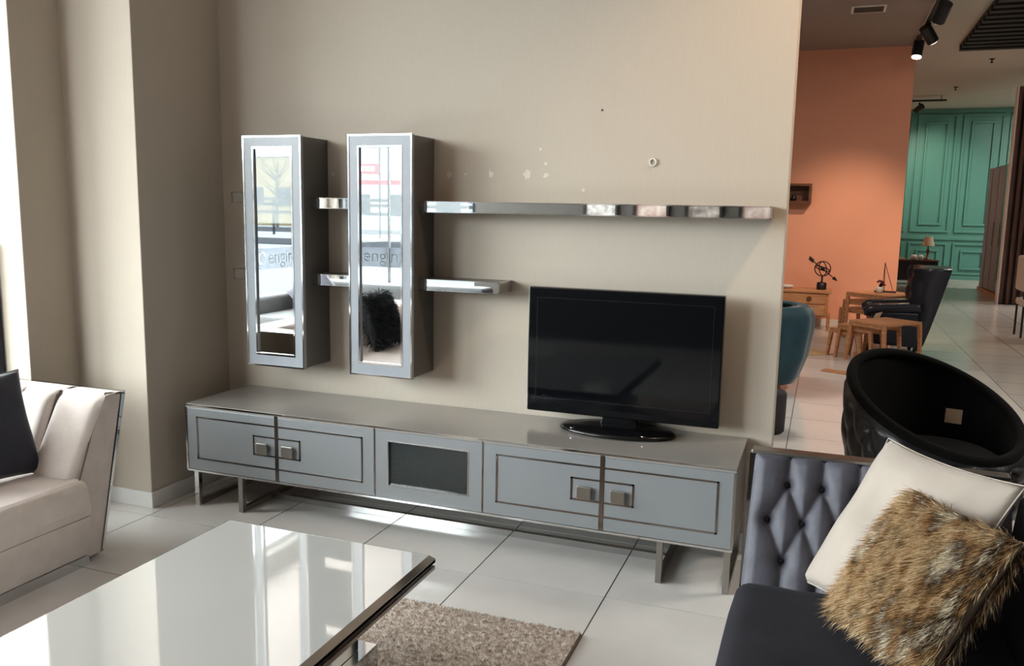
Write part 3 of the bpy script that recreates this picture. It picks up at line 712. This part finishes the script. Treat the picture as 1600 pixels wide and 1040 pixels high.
for i in range(nt_):
    t = 2*PI*i/nt_; top = rim(t, RR); az = math.atan2(top.y-RC.y, top.x-RC.x); bot = Vector((3.69+.375*math.cos(az), .86+.375*math.sin(az), .10)); row = []
    for j in range(ns):
        s = j/(ns-1); p = top.lerp(bot, s); out = Vector((math.cos(az), math.sin(az), 0)); p = p+out*(.035*math.sin(PI*min(1, s*1.05))+hg[i,j]*min(1, s*8)); row.append(tuple(p))
    G.append(row)
MB().grid(G, True).build('shell', 'black_leather', tb, smooth=True)
G = []
for i in range(nt_):
    t = 2*PI*i/nt_; top = rim(t, RR-.02); az = math.atan2(top.y-RC.y, top.x-RC.x); row = []
    for j in range(14):
        s = j/13; bot = Vector((3.70+.31*math.cos(az), .85+.31*math.sin(az), .28)); p = top.lerp(bot, s)-RN*.0; row.append(tuple(p))
    row.append((3.70, .85, .28)); G.append(row)
MB().grid(G, True).build('lining', 'black_velvet', tb, smooth=True)
MB().tube([rim(2*PI*k/72, RR-.005) for k in range(72)], .028, 10, closed=True).build('rim', 'black_velvet', tb, smooth=True)
MB().lathe([(.27,0),(.30,.02),(.30,.06),(.25,.085),(.0001,.09)], (3.70,.85,.30), 36).build('seat_cushion', 'black_velvet', tb, smooth=True)
MB().lathe([(.28,0),(.28,.02),(.05,.03),(.05,.11)], (3.69,.86,0), 32).build('swivel_base', 'black_metal', tb, smooth=True)
def pixray(u, v):
    return ((u-800)/F_PX*r2+(520-v)/F_PX*u2+fwd).normalized()
# price tag lying inside the tub chair
from mathutils.bvhtree import BVHTree
lo_ = next(o for o in tb.children if o.name.startswith('lining'))
bvh = BVHTree.FromPolygons([v.co+ORG[tb] for v in lo_.data.vertices], [tuple(p.vertices) for p in lo_.data.polygons])
CAM0 = Vector((3.0778, -3.9658, 1.5842))
hp_, hn_, _, _ = bvh.ray_cast(CAM0, pixray(1490, 650))
if hn_.dot(pixray(1490, 650)) > 0: hn_ = -hn_
e2 = (Vector((0,0,1))-hn_*hn_.z).normalized(); e1 = e2.cross(hn_)
tg = MB(); pt = hp_+hn_*.002
tg.prism([pt-e1*.042-e2*.040, pt+e1*.042-e2*.040, pt+e1*.042+e2*.040, pt-e1*.042+e2*.040], hn_*.006)
tag(tg.build('price_tag', 'price_tag'), 'cream price tag lying inside the black tub chair', 'price tag')

# ------------------------------------------------------------------ teal barrel chair and pouf, half hidden by the wall
tl = thing('barrel_chair', 'teal velvet barrel chair peeking out behind the television wall', 'armchair', (2.56, 4.05, 0))
def barrel(c, R0, prof, a0, a1, thick, n, mat, name, parent, folds=0.0):
    G = []
    for i in range(n):
        a = a0+(a1-a0)*i/(n-1); row = []
        for r, z in prof:
            rr = R0*r*(1+folds*math.sin(9*a)*math.sin(PI*min(1, z*1.3))); row.append((c[0]+rr*math.cos(a), c[1]+rr*math.sin(a), c[2]+z))
        for r, z in reversed(prof):
            rr = R0*r-thick; row.append((c[0]+rr*math.cos(a), c[1]+rr*math.sin(a), c[2]+z-.01))
        row.append(row[0]); G.append(row)
    mb = MB().grid(G); k = len(G[0])
    mb.f.append(tuple(range(k))); mb.f.append(tuple(len(mb.v)-1-i for i in range(k)))
    return mb.build(name, mat, parent, smooth=True)
barrel((2.56,4.05,.07), .465, [(.72,0),(.80,.06),(.92,.25),(1.0,.5),(1.0,.60),(.96,.67),(.86,.705)], -2.0, 2.6, .13, 60, 'teal_velvet', 'back_shell', tl, .04)
MB().lathe([(.30,0),(.36,.05),(.36,.25),(.30,.30),(.0001,.31)], (2.56,4.05,.09), 36).build('seat_cushion', 'teal_velvet', tl, smooth=True)
for a in (.8, 2.4, 3.9, 5.5): MB().tube([(2.56+.26*math.cos(a),4.05+.26*math.sin(a),0),(2.56+.27*math.cos(a),4.05+.27*math.sin(a),.1)], [.016,.024], 8).build('leg', 'walnut_wood', tl)
pf = thing('pouf', 'small dark cylindrical pouf at the end of the television wall', 'pouf', (2.70, 2.38, 0))
MB().lathe([(.17,0),(.182,.01),(.186,.15),(.186,.285),(.18,.292)], (2.70,2.38,0), 40).build('body', 'pouf_fabric', pf, smooth=True)
MB().lathe([(.181,.0),(.178,.006),(.0001,.008)], (2.70,2.38,.292), 40).build('top', 'pouf_fabric', pf, smooth=True)

# ------------------------------------------------------------------ nesting tables
def nest_table(c, u, v, lu, lv, z, label, group, th=.028, mat='oak_wood', flare=.03):
    c = Vector((c[0], c[1], 0)); u = Vector((u[0], u[1], 0)).normalized(); v = Vector((v[0], v[1], 0)).normalized()
    t = thing('nesting_table', label, 'side table', tuple(c+u*(-lu/2)+v*(lv/2)), group)
    def P(a, b, zz): p = c-u*a+v*b; return (p.x, p.y, zz)
    MB().hexa([P(lu,0,z-th),P(0,0,z-th),P(0,lv,z-th),P(lu,lv,z-th)], [P(lu,0,z),P(0,0,z),P(0,lv,z),P(lu,lv,z)]).build('tabletop', mat, t, bev=.006)
    for (a, s) in ((0, -1), (lu, 1)):
        for b in (0, lv):
            sb_ = 1 if b == 0 else -1; w_ = .034*s; d_ = .03*sb_
            f = flare*s
            q1 = [P(a+f*-1*-1,b,0),P(a+f-w_*.7*-1*-1,b,0),P(a+f-w_*.7,b+d_,0),P(a+f,b+d_,0)]
            q1 = [P(a+f,b,0),P(a+f-w_*.7,b,0),P(a+f-w_*.7,b+d_,0),P(a+f,b+d_,0)]
            q2 = [P(a,b,z-th),P(a-w_*1.3,b,z-th),P(a-w_*1.3,b+d_,z-th),P(a,b+d_,z-th)]
            MB().hexa(q1, q2).build('leg', mat, t)
    for b in (.0, lv-.03):
        MB().hexa([P(lu-.03,b,z-th-.03),P(.03,b,z-th-.03),P(.03,b+.025,z-th-.03),P(lu-.03,b+.025,z-th-.03)], [P(lu-.03,b,z-th),P(.03,b,z-th),P(.03,b+.025,z-th),P(lu-.03,b+.025,z-th)]).build('apron', mat, t)
    return t
un, vn = (.76, -.65), (.65, .76)
nest_table((3.72,5.65), un, vn, .46, .62, .45, 'largest wooden nesting table standing in front of the black wing chair', 'front nesting tables')
nest_table((3.60,5.80), un, vn, .44, .5, .385, 'middle wooden nesting table pulled out in front of the black wing chair', 'front nesting tables')
nest_table((3.50,5.93), un, vn, .42, .4, .325, 'smallest wooden nesting table pulled out in front of the black wing chair', 'front nesting tables')
nest_table((3.87,7.36), un, vn, .66, .66, .605, 'tallest wooden nesting table by the orange wall, carrying the sail ornament', 'rear nesting tables', flare=.0)
nest_table((3.80,7.47), un, vn, .61, .52, .50, 'middle wooden nesting table by the orange wall, behind the wing chair', 'rear nesting tables', flare=.0)
nest_table((3.74,7.56), un, vn, .58, .38, .385, 'lowest wooden nesting table by the orange wall, behind the wing chair', 'rear nesting tables', flare=.0)

# ------------------------------------------------------------------ wing chair
wg = thing('wing_chair', 'tall black quilted leather wing chair beside the wooden nesting tables', 'armchair', (4.0, 6.85, 0))
G = []
for i in range(60):
    a = i/59; y = 6.50+.70*a; e = math.sqrt(max(0, 1-abs(2*a-1)**5)); wing = .10*abs(2*a-1)**3; row = []
    for j in range(50):
        b = j/49; z = .12+.90*b*(.97+.03*e); x = 4.09-.10*math.sin(PI*b)*.25+.03*b-wing*(.3+.7*b); q_ = .016*abs(math.sin(14*a+12*b))*abs(math.sin(14*a-12*b)); row.append((x+q_, y+.02*(1-b)*(1-2*a)*3, z))
    for j in range(50):
        b = 1-j/49; z = .12+.90*b*(.97+.03*e); x = 4.19+.22*b**.9+.02*e*b; row.append((x, y+.02*(1-b)*(1-2*a)*3, z))
    G.append(row)
bk = MB().grid(G); k = len(G[0]); bk.f.append(tuple(range(k))); bk.f.append(tuple(len(bk.v)-1-i for i in range(k)))
bk.build('backrest', 'quilt_leather', wg, smooth=True)
for y0 in (6.50, 7.08):
    nn = []
    for i in range(14):
        x = 3.585+.56*i/13; z = .50+.05*(i/13)+(.015 if i > 0 else -.01); nn.append((x, y0+.06, z))
    MB().tube([(3.575,y0+.06,.44)]+nn, [.03]+[.062]*14, 12).build('arm', 'quilt_leather', wg, smooth=True)
    MB().hexa([(3.66,y0+.02,.12),(4.12,y0+.02,.10),(4.12,y0+.10,.10),(3.66,y0+.10,.12)], [(3.62,y0+.02,.5),(4.12,y0+.02,.5),(4.12,y0+.10,.5),(3.62,y0+.10,.5)]).build('side_panel', 'quilt_leather', wg, bev=.02)
B(3.60, 4.12, 6.61, 7.09, .12, .40).build('seat_cushion', 'quilt_leather', wg, bev=.05, seg=4)
for x, y in ((3.64,6.56),(3.64,7.14),(4.14,6.6),(4.14,7.1)): MB().tube([(x-.04,y,0),(x,y,.14)], [.02,.032], 8).build('leg', 'black_leather', wg)
tgt = MB().prism([(3.63,6.485,.39),(3.70,6.485,.41),(3.74,6.485,.50),(3.67,6.485,.48)], (0,-.004,0))
tag(tgt.build('price_tag', 'price_tag'), 'pale price tag hanging from the arm of the black wing chair', 'price tag')

# ------------------------------------------------------------------ nightstand with ornaments
ns_ = thing('nightstand', 'wooden nightstand with a drawer standing against the orange wall', 'nightstand', (2.83, 8.58, 0))
B(2.44, 3.20, 8.34, 8.78, .512, .552).build('tabletop', 'oak_wood', ns_, bev=.006)
B(2.50, 3.165, 8.37, 8.76, .185, .512).build('body', 'oak_wood', ns_, bev=.004)
d1 = B(2.56, 3.125, 8.352, 8.369, .365, .50).build('drawer', 'oak_wood', ns_, bev=.004)
MB().lathe([(.034,0),(.034,.012),(.02,.02)], (0,0,0), 16)
kn = MB(); kn.tube([(2.91,8.352,.43),(2.91,8.335,.43)], [.036,.030], 16); kn.build('knob', 'walnut_wood', d1)
d2 = B(2.56, 3.125, 8.352, 8.369, .205, .352).build('drawer', 'oak_wood', ns_, bev=.004)
for x in (2.46, 3.155):
    for y in (8.345, 8.735): B(x, x+.045, y, y+.04, 0, .215).build('leg', 'oak_wood', ns_, bev=.004)
am = thing('armillary_sculpture', 'dark armillary ring sculpture with an arrow on the wooden nightstand', 'sculpture', (3.06, 8.56, .5525))
cx_, cy_ = 3.06, 8.56
MB().lathe([(.062,0),(.066,.01),(.066,.09),(.055,.10),(.014,.105),(.012,.19)], (cx_,cy_,.5525), 24).build('base', 'black_metal', am, smooth=True)
C0 = Vector((cx_, cy_, .843))
for (ax, r) in (((0,1,.15),.104),((.8,.45,.1),.098),((.3,.3,1),.100)):
    n_ = Vector(ax).normalized(); a_ = n_.orthogonal().normalized(); b_ = n_.cross(a_)
    MB().tube([C0+(a_*math.cos(t)+b_*math.sin(t))*r for t in np.linspace(0, 2*PI, 33)[:-1]], .0075, 6, closed=True).build('ring', 'black_metal', am, smooth=True)
MB().tube([(2.875,cy_,.985),(3.245,cy_,.692)], .0075, 6).build('arrow', 'black_metal', am)
MB().tube([(3.205,cy_,.724),(3.262,cy_,.678)], [.028,.002], 8).build('arrow_head', 'black_metal', am)
MB().hexa([(2.865,cy_-.003,.965),(2.925,cy_-.003,.915),(2.925,cy_+.003,.915),(2.865,cy_+.003,.965)], [(2.88,cy_-.003,1.015),(2.945,cy_-.003,.96),(2.945,cy_+.003,.96),(2.88,cy_+.003,1.015)]).build('arrow_fletching', 'black_metal', am)
MB().lathe([(.03,0),(.03,.03),(.012,.05)], (cx_,cy_,.82), 12).build('core', 'black_metal', am)
tag(MB().lathe([(.05,0),(.085,.02),(.09,.045),(.08,.045),(.05,.02),(.0001,.015)], (2.60,8.55,.5525), 24).build('white_dish', 'white_ceramic', smooth=True), 'small white dish on the left of the wooden nightstand', 'dish')
# ornaments on the rear nesting table
so = thing('sail_ornament', 'thin dark metal sailing-boat ornament on the rear nesting table', 'ornament', (3.84, 7.95, .6055))
B(3.71, 3.97, 7.90, 8.00, .6055, .622).build('tray', 'black_metal', so, bev=.004)
MB().tube([(3.825,7.95,.622),(3.815,7.95,.99)], .005, 6).build('mast', 'black_metal', so)
MB().tube([(3.815,7.95,.985),(3.93,7.95,.63)], .004, 6).build('stay', 'black_metal', so)
MB().tube([(3.815,7.95,.985),(3.80,7.95,.63)], .003, 6).build('stay', 'black_metal', so)
fp = thing('flower_pot', 'small white pot of dark red flowers on the rear nesting table', 'flower pot', (3.765, 7.80, .6055))
MB().lathe([(.03,0),(.046,.03),(.048,.06),(.04,.078)], (3.765,7.80,.6055), 20).build('pot', 'white_ceramic', fp, smooth=True)
for k in range(16):
    a = random.random()*6.28; r = .06*random.random(); z = .70+.06*random.random(); b_ = bmesh.new(); bmesh.ops.create_icosphere(b_, subdivisions=1, radius=.02)
    fl = MB().add([(v.co.x+3.79+r*math.cos(a), v.co.y+7.8+r*math.sin(a), v.co.z*.7+z) for v in b_.verts], [tuple(v.index for v in f.verts) for f in b_.faces]); b_.free(); fl.build('flower', 'red_flower', fp)
MB().tube([(3.765,7.80,.65),(3.78,7.80,.72)], .02, 6).build('stems', 'bark', fp)

# wall box shelf on the orange wall
bs = thing('box_shelf', 'small dark wooden box shelf hung on the orange wall', 'shelf', (2.65, 8.90, 1.74))
for a in ((2.40,2.84,8.79,8.995,1.985,2.02),(2.40,2.84,8.79,8.995,1.74,1.775),(2.805,2.84,8.79,8.995,1.775,1.985),(2.40,2.435,8.79,8.995,1.775,1.985)): B(*a).build('board', 'walnut_wood', bs)
B(2.435, 2.805, 8.985, 8.995, 1.775, 1.985).build('back_panel', 'walnut_wood', bs)
MB().lathe([(.03,0),(.045,.03),(.03,.07),(.02,.09)], (2.60,8.88,1.7755), 16).build('trinket', 'black_metal'); tag(bpy.data.objects['trinket'], 'small dark trinket inside the box shelf on the orange wall', 'ornament')
# flat pieces on the far floor
p1 = MB().prism([(2.98,6.05,.001),(3.27,6.27,.001),(3.06,6.46,.001),(2.80,6.5,.001)], (0,0,.006)); tag(p1.build('floor_mat', 'paper'), 'small beige mat lying on the floor near the teal chair', 'mat')
p2 = MB().prism([(3.11,5.10,.001),(3.36,4.98,.001),(3.42,5.12,.001),(3.17,5.26,.001)], (0,0,.006)); tag(p2.build('floor_mat', 'oak_wood'), 'small brown mat lying on the floor beside the tub chair', 'mat')

# ------------------------------------------------------------------ teal panelled wall
tw = struct(B(4.05, XE, YF, YF+.2, 0, ZC2), 'wall_teal', 'teal_paint')
def frame(x0, x1, z0, z1, wd=.055, dp=.05):
    m = MB()
    for a in ((x0,x1,z0,z0+wd),(x0,x1,z1-wd,z1),(x0,x0+wd,z0+wd,z1-wd),(x1-wd,x1,z0+wd,z1-wd)): m.box(a[0],a[1],YF-dp,YF+.001,a[2],a[3])
    m.build('moulding', 'teal_paint', tw, bev=.010)
for k in range(-1, 4):
    xa, xb = 5.09+1.04*k, 6.01+1.04*k
    if k == -1: xa = 4.08
    frame(xa, xb, 1.19, 4.16); 
    if xb-xa > .8: frame(xa+.19, xb-.19, 1.375, 3.98)
    frame(xa, xb, .12, .93)
    if xb-xa > .8: frame(xa+.19, xb-.19, .25, .75)
B(4.05, XE, YF-.05, YF+.001, 1.0, 1.09).build('dado_rail', 'teal_paint', tw, bev=.012)
B(4.05, XE, YF-.06, YF+.001, 4.2, ZC2-.001).build('cornice', 'teal_paint', tw, bev=.012)
B(4.05, XE, YF-.03, YF+.001, 0, .10).build('skirting', 'teal_paint', tw, bev=.006)
# dark sideboard, lamp and books in front of it
sd = thing('sideboard', 'dark low sideboard with a table lamp in front of the teal wall', 'sideboard', (4.95, 18.0, 0))
B(4.30, 5.55, 17.8, 18.25, .10, .56).build('body', 'black_metal', sd, bev=.006); B(4.28, 5.57, 17.78, 18.27, .56, .585).build('top', 'walnut_wood', sd)
for x in (4.34, 5.46):
    for y in (17.84, 18.17): B(x, x+.05, y, y+.05, 0, .1).build('leg', 'black_metal', sd)
for x in (4.33, 4.94): B(x, x+.58, 17.785, 17.799, .13, .53).build('door', 'black_metal', sd, bev=.003)
lm = thing('table_lamp', 'table lamp with a cream shade on the dark sideboard', 'lamp', (5.33, 18.0, .5855))
MB().lathe([(.09,0),(.09,.02),(.03,.05),(.022,.15),(.04,.2),(.016,.26),(.014,.36)], (5.33,18.0,.5855), 20).build('base', 'walnut_wood', lm, smooth=True)
sh = MB(); G = [[(5.33+r*math.cos(2*PI*i/28), 18+r*math.sin(2*PI*i/28), z) for r, z in ((.135,.915),(.08,1.13))] for i in range(28)]
sh.grid(G, True).build('shade', 'lamp_shade', lm, smooth=True)
tag(B(4.62, 4.85, 17.9, 18.1, .5855, .625).build('book', 'lamp_shade', bev=.003), 'pale closed book on the left of the dark sideboard', 'book')
for x, lb in ((5.05, 'white flower-like ornament left of the lamp on the sideboard'), (5.20, 'smaller white ornament touching the lamp on the sideboard')):
    mb = MB(); s_ = 1.0 if x < 5.1 else .75
    mb.lathe([(.02,0),(.05*s_,.03),(.085*s_,.07),(.06*s_,.11),(.02,.12)], (x-.02,17.88,.5855), 14); o = mb.build('white_ornament', 'white_ceramic', smooth=True); tag(o, lb, 'ornament')

# ------------------------------------------------------------------ wardrobe, wood slat screen, white chair
wd_ = thing('wardrobe', 'tall grey wardrobe with dark glass doors between teal wall and wood slats', 'wardrobe', (6.68, 15.9, 0))
B(6.40, 7.0, 14.1, 17.4, .06, 2.66).build('body', 'black_metal', wd_)
B(6.36, 6.40, 17.0, 17.4, .06, 2.66).build('side_panel', 'grey_curtain', wd_, bev=.005)
B(6.38, 7.0, 17.39, 17.41, .06, 2.66).build('side_panel', 'grey_curtain', wd_)
for k, y in enumerate((16.30, 15.58, 14.86, 14.14)):
    d_ = B(6.37, 6.395, y+.01, y+.68, .08, 2.64).build('door', 'dark_glass' if k >= 2 else 'grey_curtain', wd_, bev=.003)
    B(6.355, 6.37, y+.04, y+.07, 1.0, 1.5).build('handle', 'satin_steel', d_)
B(6.33, 7.0, 14.1, 17.42, 0, .06).build('plinth', 'oak_wood', wd_)
ss = thing('slat_screen', 'dark wooden slat screen with a pale edge post at the far right', 'screen', (6.6, 13.85, 0))
B(6.115, 6.145, 13.74, 13.9, 0, 3.93).build('edge_post', 'white_paint', ss, bev=.004)
B(6.145, 7.45, 13.86, 13.9, 0, 3.93).build('backing', 'ceiling_slat', ss)
sl0 = B(6.155, 6.215, 13.78, 13.86, .02, 3.93).build('slat', 'dark_slat', ss, bev=.004)
for k in range(1, 12):
    c = sl0.copy(); COL.objects.link(c); c.location.x += .108*k
ch_ = thing('dining_chair', 'white upholstered chair with black legs at the right edge of the far showroom', 'chair', (5.85, 9.05, 0))
B(5.56, 5.66, 8.80, 9.30, .62, 1.09).build('backrest', 'white_cotton', ch_, bev=.03, seg=3)
B(5.58, 6.10, 8.80, 9.30, .42, .52).build('seat', 'white_cotton', ch_, bev=.03, seg=3)
for x, y in ((5.60,8.84),(5.60,9.26),(6.06,8.84),(6.06,9.26)): MB().tube([(x,y,0),(x,y,.44)], .014, 8).build('leg', 'black_metal', ch_)
for y in (8.9, 9.2): MB().tube([(5.60,y,.44),(5.61,y,.68)], .012, 8).build('back_support', 'black_metal', ch_)

# ------------------------------------------------------------------ ceiling fittings
tk_ = thing('track_light', 'black ceiling track with three spotlights at the edge of the orange room', 'track light', (4.03, 7.0, 3.80))
B(4.01, 4.05, 2.6, 8.9, 3.83, 3.868).build('rail', 'black_metal', tk_)
B(4.02, 4.04, 2.7, 2.72, 3.868, ZC2).build('hanger', 'black_metal', tk_); B(4.02, 4.04, 8.7, 8.72, 3.868, ZC2).build('hanger', 'black_metal', tk_)
def head(c, d, parent, r=.068, l=.21, lens=True):
    c = Vector(c); d = Vector(d).normalized()
    hmb = MB().tube([c-d*l*.5, c+d*l*.5], r, 18); h_ = hmb.build('spotlight', 'black_metal', parent)
    MB().tube([c-d*l*.1+Vector((0,0,.02)), Vector((c.x, c.y, c.z+.13))], .02, 8).build('bracket', 'black_metal', h_)
    if lens: MB().tube([c+d*(l*.5-.002), c+d*(l*.5+.006)], r*.86, 18).build('lens', 'lamp_glow', h_)
head((4.03,8.50,3.735), (-.12,-.28,-1), tk_)
head((4.05,7.40,3.71), (.55,.55,-.75), tk_)
head((4.06,6.25,3.71), (-.25,.75,-.75), tk_)
t2 = thing('track_light', 'short black ceiling track with one spotlight near the teal wall', 'track light', (5.0, 17.7, 4.1))
B(4.5, 5.41, 17.68, 17.74, 4.17, 4.21).build('rail', 'black_metal', t2)
for x in (4.6, 5.3): B(x-.008, x+.008, 17.7, 17.72, 4.21, ZC2).build('hanger', 'black_metal', t2)
head((4.86,17.72,4.02), (-.55,.75,-.5), t2, .07, .2, lens=False)
# track light over the TV wall, out of frame, whose warm beam falls on the wall
t3 = thing('track_light', 'black ceiling track with one spotlight shining on the television wall', 'track light', (4.10, -1.0, 3.7))
B(4.08, 4.12, -2.4, 1.0, 3.83, 3.868).build('rail', 'black_metal', t3)
for y in (-2.2, .8): B(4.092, 4.108, y-.01, y+.01, 3.868, ZC2).build('hanger', 'black_metal', t3)
head((4.10,-1.0,3.70), (-.6,.38,-.65), t3)
vt = thing('ceiling_vent', 'grey rectangular air vent in the ceiling before the orange wall', 'vent', (3.35, 6.6, ZC1-.02))
B(3.17, 3.53, 6.44, 6.77, ZC1-.012, ZC1-.0005).build('frame', 'white_paint', vt)
for k in range(6): B(3.195, 3.505, 6.47+k*.046, 6.498+k*.046, ZC1-.016, ZC1-.012).build('slat', 'dark_wall', vt)
cs = thing('slatted_ceiling_panel', 'dark brown slatted panel hanging under the far ceiling', 'ceiling panel', (6.8, 8.6, ZC2-.1))
B(4.86, 8.8, 5.5, 11.55, ZC2-.03, ZC2-.0005).build('backing', 'black_metal', cs)
c0 = B(4.86, 8.8, 11.40, 11.55, ZC2-.10, ZC2-.03).build('slat', 'ceiling_slat', cs)
for k in range(1, 20):
    c = c0.copy(); COL.objects.link(c); c.location.y -= .30*k
for x, y, lb in ((5.55, 13.0, 'small dark ceiling sprinkler beyond the slatted panel'), (5.42, 16.4, 'small dark ceiling sprinkler near the teal wall')):
    tag(MB().lathe([(.03,-.07),(.012,-.05),(.012,-.02),(.045,-.012),(.045,-.0005)], (x,y,ZC2), 12).build('sprinkler', 'black_metal', smooth=True), lb, 'sprinkler')

# unseen fill panels added to brighten the showroom, and the spot beams
def fill_panel(x, y, z, sx, sy, power, lb):
    p = thing('added_fill_light', lb, 'fill light', (x, y, z-.04), 'added fill lights')
    B(x-sx/2-.03, x+sx/2+.03, y-sy/2-.03, y+sy/2+.03, z-.04, z-.0005).build('frame', 'white_paint', p)
    B(x-sx/2, x+sx/2, y-sy/2, y+sy/2, z-.046, z-.0405).build('diffuser', 'fill_glow', p)
    fill_area((x, y, z-.05), sx, sy, power, NEUT)
fill_panel(6.4, 2.0, ZC2, 1.2, 1.2, 130, 'added fill-light panel over the middle of the showroom')
fill_panel(8.9, 14.0, ZC2, 1.2, 1.2, 240, 'added fill-light panel behind the slatted panel')
fill_panel(8.2, 17.6, ZC2, 1.0, 1.0, 115, 'added fill-light panel over the far end by the teal wall')
fill_panel(1.4, 3.5, ZC1, 1.2, 1.2, 50, 'added fill-light panel over the orange room')
spot_lamp((4.10-.08,-1.0+.05,3.60), (2.75,.0,2.1), 160, (1.0, 0.70, 0.45), 50, 1.0, .05)
spot_lamp((3.99,8.40,3.62), (3.6,7.4,.6), 60, WARM, 70, .8, .05)
spot_lamp((4.0,6.30,3.60), (3.2,9.0,.85), 300, WARM, 50, 1.0, .05)
spot_lamp((4.10,7.46,3.60), (4.9,8.6,0), 110, WARM, 60, .9, .05)
spot_lamp((4.80,17.8,3.95), (5.45,20.4,2.6), 220, (1,.93,.74), 55, 1.0, .05)

# ------------------------------------------------------------------ behind the camera: grey sofa, purple cushion and prints added for the mirrors to reflect
rs = thing('added_sofa', 'grey sofa by the shop window, added for the cabinet mirrors to reflect', 'sofa', (-1.45, -4.35, 0))
B(-2.6, -.3, -4.75, -3.85, .08, .42).build('seat', 'rear_sofa', rs, bev=.03, seg=3); B(-2.6, -.3, -4.95, -4.65, .08, .74).build('backrest', 'rear_sofa', rs, bev=.04, seg=3)
for x in (-2.8, -.3): B(x, x+.2, -4.95, -3.85, .08, .60).build('arm', 'rear_sofa', rs, bev=.04, seg=3)
for x in (-2.7, -.25):
    for y in (-4.85, -3.95): MB().tube([(x,y,0),(x,y,.09)], .02, 8).build('leg', 'chrome', rs)
bc, mbc, hbc = cushion('cushion', 'navy_velvet', (-.42,-2.84,.89), (-.26,-2.84,.455), (-.42,-2.40,.89), .14, 'black faux-fur cushion on the beige sofa, seen in the right mirror', 21)
fur_on_cushion(bc, hbc, .16, 'black_fur', 7000, .05, .006, 21, (0, -.5, 0))
cushion('cushion', 'purple_velvet', (-2.2,-4.50,.93), (-2.45,-4.32,.62), (-1.92,-4.45,.66), .14, 'dusky purple cushion on the grey sofa, added for the left mirror to reflect', 22)
for k, (x, wd2, mt, lb) in enumerate(((.55, .42, 'print_pale', 'framed pale grey print added for the mirrored shelf, leftmost of four'), (1.15, .42, 'print_rose', 'framed rose print added for the mirrored shelf, second of four'), (1.75, .42, 'print_dark', 'framed dark mottled print added for the mirrored shelf, third of four'), (2.35, .42, 'print_rose', 'framed rose print added for the mirrored shelf, rightmost of four'))):
    fp_ = thing('added_print', lb, 'picture', (x, YB+.02, 1.30), 'prints added for reflections')  # prints added to give the mirrored shelf something to reflect
    for a in ((x-wd2/2,x+wd2/2,1.30,1.33),(x-wd2/2,x+wd2/2,1.97,2.0),(x-wd2/2,x-wd2/2+.03,1.33,1.97),(x+wd2/2-.03,x+wd2/2,1.33,1.97)): B(a[0],a[1],YB+.001,YB+.03,a[2],a[3]).build('frame_bar', 'black_metal', fp_)
    B(x-wd2/2+.03, x+wd2/2-.03, YB+.001, YB+.012, 1.33, 1.97).build('print', mt, fp_)
# dark panel at the very left edge
tag(B(-1.35, -.772, -.975, -.9265, .0, 1.38).build('dark_panel', 'navy_velvet', bev=.01), 'dark navy panel against the bright wall at the left picture edge', 'panel')
